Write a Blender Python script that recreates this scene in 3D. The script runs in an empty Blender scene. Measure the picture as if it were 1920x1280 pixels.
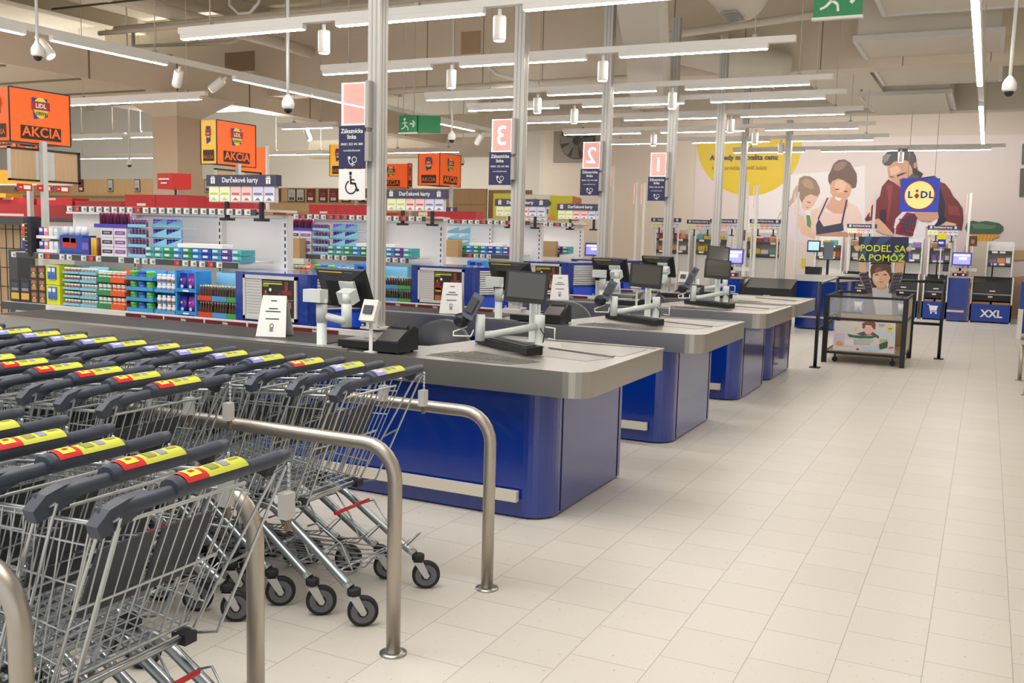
import bpy, math, random
from mathutils import Matrix, Vector, Euler
random.seed(7)
SC = bpy.context.scene
COL = SC.collection
PI = math.pi
# ---------------------------------------------------------------- camera, world, exposure
cam_d = bpy.data.cameras.new('camera')
cam = bpy.data.objects.new('camera', cam_d); COL.objects.link(cam)
cam_d.sensor_width = 36.0
cam_d.lens = 1803.15 * 36.0 / 1920.0
cam_d.clip_end = 200
YAW, PIT, ROL = 0.455136, 0.115961, 0.0252942
_F = Vector((-math.sin(YAW)*math.cos(PIT), math.cos(YAW)*math.cos(PIT), -math.sin(PIT)))
_R = Vector((math.cos(YAW), math.sin(YAW), 0)); _U = _R.cross(_F)
_r = math.cos(ROL)*_R + math.sin(ROL)*_U; _u = -math.sin(ROL)*_R + math.cos(ROL)*_U
M = Matrix((_r, _u, -_F)).transposed().to_4x4(); M.translation = (0, 0, 1.6)
cam.matrix_world = M
SC.camera = cam
w = bpy.data.worlds.new('world'); SC.world = w; w.use_nodes = True
w.node_tree.nodes['Background'].inputs[0].default_value = (0.98, 0.975, 0.96, 1)
w.node_tree.nodes['Background'].inputs[1].default_value = 1.0
SC.view_settings.view_transform = 'Standard'; SC.view_settings.look = 'None'
SC.view_settings.gamma = 1; SC.view_settings.use_curve_mapping = False
SC.view_settings.exposure = 0.03
LAMP = 58.0

# ---------------------------------------------------------------- colour and materials
def lin(h):
    h = h.lstrip('#'); c = [int(h[i:i+2], 16)/255 for i in (0, 2, 4)]
    return tuple(x/12.92 if x <= .04045 else ((x+.055)/1.055)**2.4 for x in c)
MATS = {}
def mat(name, hexc='#cccccc', rough=.5, metal=0., emit=0., coat=0., alpha=1., trans=0., noise=0., nscale=8., spec=.5, stretch=None):
    if name in MATS: return MATS[name]
    m = bpy.data.materials.new(name); m.use_nodes = True
    nt = m.node_tree; b = nt.nodes['Principled BSDF']
    c = lin(hexc) + (1,)
    b.inputs['Base Color'].default_value = c
    b.inputs['Roughness'].default_value = rough
    b.inputs['Metallic'].default_value = metal
    b.inputs['Specular IOR Level'].default_value = spec
    b.inputs['Coat Weight'].default_value = coat
    b.inputs['Coat Roughness'].default_value = .06
    b.inputs['Alpha'].default_value = alpha
    b.inputs['Transmission Weight'].default_value = trans
    if emit:
        b.inputs['Emission Color'].default_value = c; b.inputs['Emission Strength'].default_value = emit
    if noise:
        tc = nt.nodes.new('ShaderNodeTexCoord'); n = nt.nodes.new('ShaderNodeTexNoise'); mp = nt.nodes.new('ShaderNodeMapping')
        mp.inputs['Scale'].default_value = stretch or (1, 1, 1)
        n.inputs['Scale'].default_value = nscale; n.inputs['Detail'].default_value = 4
        mx = nt.nodes.new('ShaderNodeMix'); mx.data_type = 'RGBA'
        mx.inputs[6].default_value = tuple(x*(1-noise) for x in c[:3]) + (1,)
        mx.inputs[7].default_value = tuple(min(1, x*(1+noise)) for x in c[:3]) + (1,)
        nt.links.new(tc.outputs['Object'], mp.inputs[0]); nt.links.new(mp.outputs[0], n.inputs['Vector'])
        nt.links.new(n.outputs['Fac'], mx.inputs[0]); nt.links.new(mx.outputs[2], b.inputs['Base Color'])
    MATS[name] = m
    return m
steel = mat('brushed_steel', '#b4b2ad', .34, 1., noise=.03, nscale=30, stretch=(.3, 8, 8))
steel_tray = mat('steel_tray', '#aaa7a3', .42, 1., noise=.05, nscale=20)
chrome = mat('zinc_wire', '#c6ccd0', .33, .95)
zinc = mat('zinc_tube', '#b4bcc0', .3, 1., noise=.1, nscale=12)
rail_m = mat('satin_tube', '#b9b2a8', .42, 1.)
alu = mat('aluminium_post', '#c6c4c0', .42, .25)
alu_d = mat('aluminium_groove', '#aeaba6', .5, .3)
blue = mat('blue_panel', '#002d8c', .2, 0, coat=.9)
blue_n = mat('navy_panel', '#262a55', .4)
black = mat('black_plastic', '#17181b', .4)
dark = mat('dark_grey_plastic', '#3a3d42', .5)
belt_m = mat('belt_rubber', '#35312f', .55, noise=.12, nscale=3)
screen_m = mat('dark_screen', '#4b4b48', .15, coat=.4)
white = mat('white_paint', '#e9e7e3', .5)
pole_w = mat('pale_grey_enamel', '#cfd6d4', .4)
offwhite = mat('offwhite_shelf', '#dcdad6', .5)
cream = mat('cream_panel', '#eee8d8', .6)
red = mat('red_card', '#a8141c', .45)
red_b = mat('bright_red_card', '#c9201f', .45)
maroon = mat('maroon_strip', '#6d1419', .5)
beige = mat('beige_bar', '#cfc8ba', .45)
orange = mat('orange_panel', '#fb6a12', .5)
yellow = mat('yellow_print', '#e6d52a', .5)
lime = mat('lime_print', '#d3e021', .5)
wood = mat('light_oak', '#bfa27c', .55, noise=.14, nscale=5, stretch=(9, 9, .6))
wood_h = mat('oak_band', '#c2a67e', .55, noise=.12, nscale=4, stretch=(5, 5, .5))
cardb = mat('brown_cardboard', '#b8986a', .75, noise=.05)
paper = mat('white_paper', '#f0efec', .6)
ink = mat('dark_ink', '#22222c', .6)
inkg = mat('grey_ink', '#8a8a8c', .6)
lightgrey = mat('light_grey_plastic', '#c8c8c6', .45)
tyre = mat('grey_tyre', '#6a6c72', .6)
tyre_d = mat('black_tyre', '#1e1f22', .6)
handle_m = mat('slate_handle', '#3c4352', .48)
glow = mat('tube_glow', '#fffaf3', .5, emit=LAMP)
glow_s = mat('spot_glow', '#fff6ea', .5, emit=6.)

# ---------------------------------------------------------------- text meshes
TXT = {}
def text_data(body, bold=.0, italic=False):
    k = (body, bold, italic)
    if k not in TXT:
        c = bpy.data.curves.new('txt', 'FONT'); c.body = body; c.size = 1; c.offset = bold
        c.resolution_u = 2; c.fill_mode = 'FRONT'; c.shear = .25 if italic else 0
        o = bpy.data.objects.new('txt', c); COL.objects.link(o)
        me = bpy.data.meshes.new_from_object(o.evaluated_get(bpy.context.evaluated_depsgraph_get()))
        vs = [tuple(v.co) for v in me.vertices]; fs = [tuple(p.vertices) for p in me.polygons]
        bpy.data.objects.remove(o); bpy.data.curves.remove(c); bpy.data.meshes.remove(me)
        x0 = min(v[0] for v in vs); x1 = max(v[0] for v in vs)
        TXT[k] = (vs, fs, x0, x1)
    return TXT[k]
for s in ('AKCIA', 'ceny', 'LIDL', 'L', 'I', 'D', 'Darčekové karty', 'Zákaznícka', 'linka', '00421 252 441 800', 'www.lidl.sk/kontakt', 'XXL', 'PODEĽ SA', 'A POMÔŽ',
          'Až vtedy má kvalita cenu', 'keď si ju môže dovoliť každý', 'Podeľ sa a pomôž', 'Ďakujeme', '1', '2', '3', '4'):
    text_data(s)

# ---------------------------------------------------------------- mesh builder
class MB:
    def __init__(s): s.v = []; s.f = []; s.m = []; s.sm = []; s.mats = []
    def mi(s, m):
        if m not in s.mats: s.mats.append(m)
        return s.mats.index(m)
    def face(s, idx, m, sm=False): s.f.append(tuple(idx)); s.m.append(s.mi(m)); s.sm.append(sm)
    def verts(s, vs):
        n = len(s.v); s.v.extend(tuple(v) for v in vs); return n
    def poly(s, pts, m):
        n = s.verts(pts); s.face(range(n, n+len(pts)), m); return s
    def box(s, x0, x1, y0, y1, z0, z1, m, top=None, front=None):
        n = s.verts([(x0,y0,z0),(x1,y0,z0),(x1,y1,z0),(x0,y1,z0),(x0,y0,z1),(x1,y0,z1),(x1,y1,z1),(x0,y1,z1)])
        for q, mm in (((0,3,2,1), m), ((4,5,6,7), top or m), ((0,1,5,4), front or m), ((1,2,6,5), m), ((2,3,7,6), m), ((3,0,4,7), m)):
            s.face([n+i for i in q], mm)
        return s
    def bbox(s, c, d, m, rot=None, bev=0.):      # centred box, optional rotation (Euler)
        hx, hy, hz = d[0]/2, d[1]/2, d[2]/2
        R = Euler(rot).to_matrix() if rot else Matrix.Identity(3)
        pts = [Vector(c) + R @ Vector((sx*hx, sy*hy, sz*hz)) for sz in (-1, 1) for sx, sy in ((-1,-1),(1,-1),(1,1),(-1,1))]
        n = s.verts(pts)
        for q in ((0,3,2,1),(4,5,6,7),(0,1,5,4),(1,2,6,5),(2,3,7,6),(3,0,4,7)): s.face([n+i for i in q], m)
        return s
    def prism(s, pts, z0, z1, m, top=None, smooth=False):    # polygon in xy, ccw
        k = len(pts); n = s.verts([(x, y, z0) for x, y in pts] + [(x, y, z1) for x, y in pts])
        s.face([n+i for i in range(k)][::-1], m); s.face([n+k+i for i in range(k)], top or m)
        for i in range(k): j = (i+1) % k; s.face((n+i, n+j, n+k+j, n+k+i), m, smooth)
        return s
    def prism_dir(s, pts3, d, m, front=None):        # planar polygon extruded along d
        k = len(pts3); d = Vector(d); n = s.verts(pts3); s.verts([Vector(p)+d for p in pts3])
        s.face(range(n, n+k), front or m); s.face([n+k+i for i in range(k)][::-1], m)
        for i in range(k): j = (i+1) % k; s.face((n+j, n+i, n+k+i, n+k+j), m)
        return s
    def tube(s, pts, r, m, seg=8, cap=True, sm=True, closed=False, flat=1.):
        pts = [Vector(p) for p in pts]; k = len(pts); rs = r if isinstance(r, (list, tuple)) else [r]*k
        t0 = (pts[1]-pts[0]).normalized()
        a = Vector((0, 0, 1)) if abs(t0.z) < .9 else Vector((1, 0, 0))
        nrm = t0.cross(a).normalized(); n = None; base = []
        for i, p in enumerate(pts):
            if closed: t = (pts[(i+1) % k]-pts[i-1]).normalized()
            elif i == 0: t = t0
            elif i == k-1: t = (pts[i]-pts[i-1]).normalized()
            else: t = ((pts[i+1]-pts[i]).normalized()+(pts[i]-pts[i-1]).normalized()).normalized()
            nrm = (nrm - t*nrm.dot(t)).normalized(); bn = t.cross(nrm)
            base.append(s.verts([p + rs[i]*(math.cos(q*2*PI/seg)*nrm*flat + math.sin(q*2*PI/seg)*bn) for q in range(seg)]))
        for i in range(k if closed else k-1):
            A, B = base[i], base[(i+1) % k]
            for q in range(seg): w_ = (q+1) % seg; s.face((A+q, A+w_, B+w_, B+q), m, sm)
        if cap and not closed:
            s.face([base[0]+q for q in range(seg)][::-1], m); s.face([base[-1]+q for q in range(seg)], m)
        return s
    def lathe(s, prof, c, m, seg=12, axis='z', sm=True):
        rings = []
        for r_, h in prof:
            ring = []
            for q in range(seg):
                a = q*2*PI/seg; x, y = r_*math.cos(a), r_*math.sin(a)
                p = {'z': (x, y, h), 'x': (h, x, y), 'y': (y, h, x)}[axis]
                ring.append((c[0]+p[0], c[1]+p[1], c[2]+p[2]))
            rings.append(s.verts(ring))
        for A, B in zip(rings, rings[1:]):
            for q in range(seg): w_ = (q+1) % seg; s.face((A+q, A+w_, B+w_, B+q), m, sm)
        s.face([rings[0]+q for q in range(seg)][::-1], m); s.face([rings[-1]+q for q in range(seg)], m)
        return s
    def disc(s, c, r, u, v, m, seg=28, a0=0, a1=2*PI, ry=None):
        c, u, v = Vector(c), Vector(u), Vector(v); ry = ry or r
        return s.poly([c + u*r*math.cos(a0+(a1-a0)*i/seg) + v*ry*math.sin(a0+(a1-a0)*i/seg) for i in range(seg + (0 if abs(a1-a0-2*PI) < 1e-6 else 1))], m)
    def ring(s, c, r0, r1, u, v, m, seg=28, a0=0, a1=2*PI):
        c, u, v = Vector(c), Vector(u), Vector(v); n = s.verts([c + (u*math.cos(a) + v*math.sin(a))*r for i in range(seg+1) for a in [a0+(a1-a0)*i/seg] for r in (r0, r1)])
        for i in range(seg): s.face((n+2*i, n+2*i+1, n+2*i+3, n+2*i+2), m)
        return s
    def rect(s, o, u, v, w_, h, m):      # rectangle from corner o
        o, u, v = Vector(o), Vector(u), Vector(v)
        return s.poly([o, o+u*w_, o+u*w_+v*h, o+v*h], m)
    def text(s, body, size, o, m, u=(1,0,0), v=(0,0,1), bold=.0, align='C', italic=False, squeeze=1.):
        vs, fs, x0, x1 = text_data(body, bold, italic); o, u, v = Vector(o), Vector(u), Vector(v)
        dx = -(x0+x1)/2 if align == 'C' else -x0
        n = s.verts([o + u*((x+dx)*size*squeeze) + v*(y*size) for x, y, z in vs])
        for f in fs: s.face([n+i for i in f], m)
        return s
    def add(s, o, T):
        n = len(s.v); s.v.extend(tuple(T @ Vector(p)) for p in o.v)
        for f, mi_, sm in zip(o.f, o.m, o.sm): s.face([n+i for i in f], o.mats[mi_], sm)
        return s
    def build(s, name, parent=None, loc=None):
        me = bpy.data.meshes.new(name); me.from_pydata(s.v, [], s.f)
        for m in s.mats: me.materials.append(m)
        me.polygons.foreach_set('material_index', s.m); me.polygons.foreach_set('use_smooth', s.sm); me.update()
        o = bpy.data.objects.new(name, me); COL.objects.link(o)
        if parent: o.parent = parent
        if loc: o.location = loc
        return o
def tag(o, label=None, cat=None, group=None, kind=None):
    if label: o['label'] = label
    if cat: o['category'] = cat
    if group: o['group'] = group
    if kind: o['kind'] = kind
    return o
def thing(name, label, cat, loc=(0,0,0), rz=0, group=None):
    o = bpy.data.objects.new(name, None); COL.objects.link(o); o.location = loc; o.rotation_euler = (0, 0, rz); o.empty_display_size = .1
    return tag(o, label, cat, group)
def struct(mb, name): return tag(mb.build(name), kind='structure')
KIDS = {}
def copy_tree(o, parent=None):
    c = o.copy(); COL.objects.link(c); c.parent = parent
    for ch in [x for x in o.children]: copy_tree(ch, c)
    return c
def copy_thing(o, loc=None, label=None, group=None, rz=None):
    c = copy_tree(o)
    if loc is not None: c.location = loc
    if rz is not None: c.rotation_euler = (0, 0, rz)
    if label: c['label'] = label
    if group: c['group'] = group
    return c
def arc(cx, cy, r, a0, a1, n=6): return [(cx+r*math.cos(a0+(a1-a0)*i/n), cy+r*math.sin(a0+(a1-a0)*i/n)) for i in range(n+1)]
LANE = ['the nearest checkout', 'checkout three', 'checkout two', 'checkout one']
DY = [0, 2.26, 4.5, 6.0]
def top_light(name, loc, sx, sy, power, col=(1, .965, .92), rot=(0, 0, 0)):
    l = bpy.data.lights.new(name, 'AREA'); l.shape = 'RECTANGLE'; l.size = sx; l.size_y = sy; l.energy = power; l.color = col
    o = bpy.data.objects.new(name, l); COL.objects.link(o); o.location = loc; o.rotation_euler = rot
# unseen area lights added for lamp rows out of frame, plus a wall fill
top_light('entrance_lamps', (-4.0, 2.0, 4.6), 6, 3, 300)
top_light('right_wall_fill', (4.6, 8, 4.6), .5, 10, 170, rot=(0, math.radians(-78), 0))  # fill light added to brighten the right wall that the counters mirror
top_light('sales_floor_lamps', (-14, 6.5, 3.5), 7, 3, 300)
# added uplights to brighten the ceiling, and unseen fill lights for the back walls
for y in (6.6, 8.63, 10.75, 13.42, 17.0): top_light('ceiling_fill', (-4.2, y, 3.29), 4.8, .04, 200, rot=(PI-.55, 0, 0))
top_light('ceiling_fill', (-7.8, 9, 3.29), .04, 12, 420, rot=(PI, -.75, 0)); top_light('ceiling_fill', (-.2, 11, 3.29), .04, 12, 380, rot=(PI, 0, 0))
top_light('ceiling_fill', (-16, 14, 3.3), 8, .04, 240, rot=(PI, 0, 0)); top_light('ceiling_fill', (-17, 18.4, 3.3), 8, .04, 240, rot=(PI, 0, 0))
top_light('back_wall_fill', (-3.0, 20.3, 3.85), 8, .3, 130, rot=(math.radians(38), 0, 0)); top_light('back_wall_fill', (-14, 20.9, 3.2), 9, .2, 95, rot=(math.radians(50), 0, 0)); top_light('back_wall_fill', (-26, 19.5, 3.2), 12, .2, 110, rot=(math.radians(60), 0, 0))  # unseen lights added to brighten the mural wall and the grey wall
# ---------------------------------------------------------------- setting: floor, ceiling, walls
def floor_material():
    m = bpy.data.materials.new('floor_tiles'); m.use_nodes = True; nt = m.node_tree; b = nt.nodes['Principled BSDF']; L = nt.links.new
    g = nt.nodes.new('ShaderNodeNewGeometry'); sp = nt.nodes.new('ShaderNodeSeparateXYZ'); L(g.outputs['Position'], sp.inputs[0])
    ax = nt.nodes.new('ShaderNodeMath'); ax.operation = 'ADD'; ax.inputs[1].default_value = .103; L(sp.outputs[0], ax.inputs[0])
    ay = nt.nodes.new('ShaderNodeMath'); ay.operation = 'ADD'; ay.inputs[1].default_value = -.08; L(sp.outputs[1], ay.inputs[0])
    cb = nt.nodes.new('ShaderNodeCombineXYZ'); L(ay.outputs[0], cb.inputs[0]); L(ax.outputs[0], cb.inputs[1])
    br = nt.nodes.new('ShaderNodeTexBrick'); L(cb.outputs[0], br.inputs['Vector'])
    br.inputs['Scale'].default_value = 1; br.inputs['Brick Width'].default_value = .303; br.inputs['Row Height'].default_value = .303
    br.inputs['Mortar Size'].default_value = .0022; br.inputs['Mortar Smooth'].default_value = .3; br.offset = .5; br.squash = 1
    br.inputs['Color1'].default_value = lin('#d8d3cb') + (1,); br.inputs['Color2'].default_value = lin('#d3cec5') + (1,); br.inputs['Mortar'].default_value = lin('#aaa49b') + (1,)
    n = nt.nodes.new('ShaderNodeTexNoise'); n.inputs['Scale'].default_value = 45; n.inputs['Detail'].default_value = 3; L(g.outputs['Position'], n.inputs['Vector'])
    cr = nt.nodes.new('ShaderNodeValToRGB'); cr.color_ramp.elements[0].position = .28; cr.color_ramp.elements[0].color = (.8, .76, .7, 1); cr.color_ramp.elements[1].position = .34; cr.color_ramp.elements[1].color = (1, 1, 1, 1)
    L(n.outputs['Fac'], cr.inputs[0]); mx = nt.nodes.new('ShaderNodeMix'); mx.data_type = 'RGBA'; mx.blend_type = 'MULTIPLY'; mx.inputs[0].default_value = 1
    L(br.outputs['Color'], mx.inputs[6]); L(cr.outputs[0], mx.inputs[7]); L(mx.outputs[2], b.inputs['Base Color'])
    b.inputs['Roughness'].default_value = .38; b.inputs['Specular IOR Level'].default_value = .45
    return m
FX0, FX1, FY0, FY1 = -34, 7, -3, 27
struct(MB().box(FX0, FX1, FY0, FY1, -.1, 0, floor_material()), 'floor')
slab = mat('concrete_slab', '#c4bba8', .85, noise=.1, nscale=1.5)
beamm = mat('beam_paint', '#dfd3c0', .8, noise=.05, nscale=2)
beam2 = mat('duct_paint', '#ddd6c8', .7, noise=.04, nscale=2)
wallp = mat('wall_paint', '#cfc3b4', .8)
wallg = mat('wall_grey', '#c6c2b8', .8)
wallw = mat('wall_white', '#ddd6cb', .8)
seam = mat('seam_dark', '#8d8370', .9)  # darker tone for seams, underside slats and a wall panel
c = MB()
c.box(FX0, FX1, FY0, FY1, 5.4, 5.6, slab)
for k in range(-11, 3): c.box(k*3-.15, k*3+.15, FY0, FY1, 5.15, 5.4, slab)
struct(c, 'ceiling')
WB = 22.6
wb = MB(); wb.box(-10.3, FX1, WB, WB+.3, 0, 5.4, wallp)
struct(wb, 'wall_back')
wg = MB(); wg.box(FX0, -10.3, WB+.4, WB+.7, 0, 5.4, wallg); wg.box(-10.4, -10.3, WB, WB+.7, 0, 5.4, wallg)
struct(wg, 'wall_back_left')
struct(MB().box(FX0-.3, FX0, FY0, FY1, 0, 5.4, wallg), 'wall_left')
struct(MB().box(FX1, FX1+.3, FY0, FY1, 0, 5.4, wallw), 'wall_right')
# X-direction bulkhead and Y-direction beam with its column
b = MB(); b.box(-16, 3.4, 14, 14.4, 3.88, 5.4, beamm)
for k in range(12):
    x = -9.6+k*1.05; b.box(x, x+.012, 13.995, 14, 3.88, 5.4, seam)
b.box(-14.6, -14.2, 13.99, 14, 4.25, 4.75, seam); b.box(-12.9, -12.2, 13.99, 14, 4.35, 4.7, mat('louvre_brown', '#a0876a', .8))
b.box(-7.9, -7.55, 13.985, 14, 4.4, 4.75, mat('hatch_brown', '#b59d7e', .8))
struct(b, 'trim_1')
b = MB(); b.box(-14.4, -11.9, 7.2, 13.9, 3.62, 4.18, beamm); b.box(-12.3, -11.9, 13.9, 20.5, 3.62, 4.18, beamm)
for k in range(7): b.box(-11.9, -11.895, 8.4+k*1.7, 8.43+k*1.7, 3.62, 4.18, seam)
for k in range(5): b.box(-14.2, -12, 7.6+k*1.2, 7.66+k*1.2, 3.6, 3.62, seam)
struct(b, 'trim_2')
b = MB(); b.box(-12.55, -12.0, 11.9, 12.45, 0, 3.3, mat('column_paint', '#cdb99e', .8)); 
n = b.verts([(-12.55,11.9,3.3),(-12,11.9,3.3),(-12,12.45,3.3),(-12.55,12.45,3.3),(-12.95,11.5,3.62),(-11.6,11.5,3.62),(-11.6,12.85,3.62),(-12.95,12.85,3.62)])
for q in ((0,1,5,4),(1,2,6,5),(2,3,7,6),(3,0,4,7),(4,5,6,7)): b.face([n+i for i in q], beamm)
struct(b, 'trim_3')
struct(MB().box(-10.6, 6.9, 19.6, 20.0, 3.95, 5.4, beam2), 'trim_4')
struct(MB().box(-16, -10.4, 20.4, 20.7, 3.3, 3.75, beam2).box(-12, -6.5, 18.9, 19.1, 3.7, 4.1, beam2), 'trim_5')
# light grey upright slab brace, right of centre
b = MB(); n = b.verts([(-4.31,12.2,3.2),(-3.87,12.2,3.2),(-1.97,5.3,5.06),(-2.42,5.3,5.06),(-4.31,12.5,3.28),(-3.87,12.5,3.28),(-1.97,5.6,5.14),(-2.42,5.6,5.14)])
for q in ((0,1,2,3),(7,6,5,4),(0,4,5,1),(1,5,6,2),(2,6,7,3),(3,7,4,0)): b.face([n+i for i in q], wallw)
tag(b.build('duct_chute'), 'pale sloping duct chute descending behind the middle posts', 'duct')

# ducts and air units
def duct_unit(name, label, x0, x1, y0, y1, z0, z1, ribs=0, lip=True):
    t = thing(name, label, 'air duct', ((x0+x1)/2, (y0+y1)/2, z0))
    hx, hy, h = (x1-x0)/2, (y1-y0)/2, z1-z0
    MB().box(-hx, hx, -hy, hy, 0, h, beam2).build('casing', t)
    if lip: MB().box(-hx-.05, hx+.05, -hy-.04, -hy, -.02, .05, offwhite).box(-hx-.05, hx+.05, hy, hy+.04, -.02, .05, offwhite).box(-hx-.05, -hx, -hy, hy, -.02, .05, offwhite).box(hx, hx+.05, -hy, hy, -.02, .05, offwhite).build('flange', t)
    m_ = MB()
    for k in range(ribs):
        y = -hy + (k+.5)*2*hy/ribs; m_.prism_dir([(-hx+.05, y-hy/ribs*.8, -.002), (-hx+.05, y+hy/ribs*.8, -.09), (-hx+.05, y+hy/ribs*.8, -.002)], (2*hx-.1, 0, 0), beam2)
    if ribs: m_.build('louvre', t)
    mm = MB()
    for x in (-hx*.5, hx*.4): mm.lathe([(.02, -.03), (.02, 0)], (x, 0, 0), alu_d, 8)
    mm.build('bolt', t)
    return t
duct_unit('air_unit', 'large rectangular beige air duct hanging at upper right', -1.62, -.05, 12.7, 16.4, 4.0, 4.7)
duct_unit('air_unit', 'near wide pale air duct at the top right corner', -1.25, 1.6, 8.8, 12.2, 4.18, 4.9)
duct_unit('louvred_air_unit', 'louvred beige air outlet over the mural', -2.1, -.75, 17.4, 19.5, 3.98, 4.5, 5)
duct_unit('air_unit', 'narrow beige duct box left of the large air duct', -2.75, -1.75, 14.6, 19.4, 4.02, 4.6, 0, False)
def round_duct(label, p0, p1, r, grille):
    t = thing('round_duct', label, 'air duct', p1); d = Vector(p0)-Vector(p1)
    MB().tube([d, (0, 0, 0), tuple(-d.normalized()*r*.25), tuple(-d.normalized()*r*.4)], [r, r, r*.85, r*.45], beam2, 24).build('casing', t)
    n = -d.normalized(); sd = n.cross(Vector((0,0,1))).normalized(); up = sd.cross(n)
    g = MB(); o = Vector((0,0,0)) - up*r*.55 + d.normalized()*(-.1)
    for k in range(5):
        c_ = d.normalized()*(r*.2+k*.05) - up*(r+.012) ; g.bbox(c_, (.025, .3*r+.1, .02), alu_d, (0, 0, math.atan2(d.y, d.x)))
    g.build('grille', t)
    return t
round_duct('big round air duct with capped end at the top', (-3.1, 8.9, 4.8), (-2.6, 10.9, 4.2), .3, 1)
round_duct('small round air duct with grille above the lamp rows', (-4.2, 13.6, 4.25), (-2.7, 13.75, 3.86), .24, 1)

# pipes, trays and rods
def pipe(label, pts, r, m=beam2, name='ceiling_pipe'):
    tag(MB().tube(pts, r, m, 10).build(name), label, 'pipe')
pipe('pale square cable tray running away at top left', [(-10.85, 8.5, 4.6), (-10.95, 15.0, 4.6)], .1)
pipe('long thin pipe above the first lamp rows', [(-12, 10.4, 4.32), (-3.4, 10.45, 4.32)], .035)
pipe('thicker pipe parallel to the long thin one', [(-12, 10.7, 4.42), (-3.3, 10.75, 4.42)], .06)
pipe('dark sprinkler pipe under the slab', [(-12, 9.6, 4.5), (-3, 9.7, 4.5)], .014, mat('dark_pipe', '#4a4038', .6))
pipe('bent conduit near the hatch at upper left', [(-13.6, 12.5, 4.9), (-13.6, 12.5, 4.6), (-11.5, 12.6, 4.55), (-10.8, 12.6, 4.75)], .035)
pipe('diagonal pale pipe behind the second post', [(-5.6, 13.3, 5.2), (-4.4, 13.2, 4.3)], .06)
pipe('lower horizontal pipe beneath the bulkhead', [(-9.6, 13.6, 3.8), (-4.5, 13.6, 3.83)], .05)
pipe('pale pipe leading to the large air duct', [(-4.2, 12.7, 4.2), (-1.7, 12.6, 4.35)], .05)
pipe('red valve pipe stub on the bulkhead', [(-4.75, 13.5, 3.84), (-4.35, 13.5, 3.84)], .05, mat('valve_red', '#8a3030', .5))
def hose(label, pts, r=.03):
    tag(MB().tube(pts, r, offwhite, 8).build('flexible_hose'), label, 'hose')
hose('sagging white flexible hose near the cylinder lamp', [(-6.9,12,3.95),(-6.6,12,3.95),(-6.4,12,3.86),(-6.2,12,3.7),(-5.9,12,3.62),(-5.6,12,3.56)])
hose('looping white cable hanging at top left', [(-9.4,10.3,5.2),(-9.4,10.3,4.5),(-9.25,10.3,4.38),(-9.05,10.3,4.38),(-8.9,10.3,4.5),(-8.9,10.3,5.2)], .02)
# ---------------------------------------------------------------- lamp rows
rod_m = mat('hanging_wire', '#c9bfb0', .6)
def lamp(x0, x1, y, z, along='x', first=None):
    """one linear lamp: housing, glowing diffuser"""
    L = x1-x0
    t = thing('linear_ceiling_lamp', '', 'ceiling lamp', (x0 if along == 'x' else y, y if along == 'x' else x0, z), 0)
    if along == 'y': t.rotation_euler = (0, 0, PI/2)
    MB().box(0, L, -.028, .028, .006, .05, white).build('housing', t)
    MB().box(0.01, L-.01, -.021, .021, 0, .006, glow).build('diffuser', t)
    return t
def carrier(x0, x1, y, z, label, along='x'):
    t = thing('lamp_carrier_rail', label, 'lamp rail', (x0 if along == 'x' else y, y if along == 'x' else x0, z+.05))
    if along == 'y': t.rotation_euler = (0, 0, PI/2)
    L = x1-x0
    MB().box(0, L, -.03, .03, 0, .055, white).build('rail', t)
    n = max(2, int(L/1.7))
    for k in range(n):
        x = .35+k*(L-.7)/(n-1)
        MB().box(x-.02, x+.02, -.02, .02, .055, .08, alu_d).tube([(x, 0, .08), (x, 0, 5.41-z)], .005, rod_m, 5).build('suspension_rod', t)
ROWS = [(6.6, [-6.58, -4.89, -3.2, -1.51]), (8.63, [-6.57, -4.88, -3.19]), (10.75, [-6.56, -4.87, -3.18]), (11.86, [-6.56, -4.87, -3.18]),
        (13.42, [-6.54, -4.85, -3.17]), (15.2, [-6.56, -4.87, -3.2]), (17.0, [-6.54, -4.85, -3.17]), (19.15, [-4.62, -2.97, -1.44])]
for k, (y, xs) in enumerate(ROWS):
    nm = ['nearest', 'second', 'third', 'fourth', 'fifth', 'sixth', 'seventh', 'farthest'][k]
    carrier(xs[0]-.02, xs[-1]+1.39+ (.2 if k else .6), y, 3.2, 'grey carrier rail of the %s crosswise lamp row' % nm)
    for j, x in enumerate(xs):
        t = lamp(x, x+1.36, y, 3.2)
        side = ['left end', 'second from left', 'right end' if len(xs) == 3 else 'third from left', 'right end'][j]
        tag(t, 'glowing linear lamp, %s of the %s crosswise row' % (side, nm), None, 'linear lamps in crosswise rows over the checkouts')
for j, (a, b_) in enumerate([(3.0, 4.35), (4.55, 5.95), (6.22, 7.6), (8.6, 9.95), (10.0, 11.35), (13.0, 14.3)]):
    t = lamp(a, b_, -7.8, 3.2, 'y'); tag(t, 'glowing lamp in the lengthwise row at left, %s from the camera' % ['nearest', 'second', 'third', 'fourth', 'fifth', 'last'][j], None, 'linear lamps in the lengthwise left row')
carrier(3.0, 16.0, -7.8, 3.2, 'grey carrier rail of the lengthwise left lamp row', 'y')
for j, (a, b_) in enumerate([(7.25, 9.25), (9.3, 11.34), (13.03, 15.5), (15.55, 18.0)]):
    t = lamp(a, b_, -.2, 3.2, 'y'); tag(t, 'glowing lamp over the right aisle, %s' % ['nearest', 'second', 'third', 'farthest'][j], None, 'linear lamps over the right aisle')
carrier(7.1, 18.2, -.2, 3.2, 'carrier rail over the right aisle', 'y')
FAR = [(-11.95, -9.48, 9.83), (-16.98, -15.6, 14), (-15.28, -14.32, 13.95), (-22.46, -19.0, 18.6), (-15.52, -13.72, 18.25), (-10.99, -9.94, 13.3), (-12.05, -10.26, 18.15)]
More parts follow.
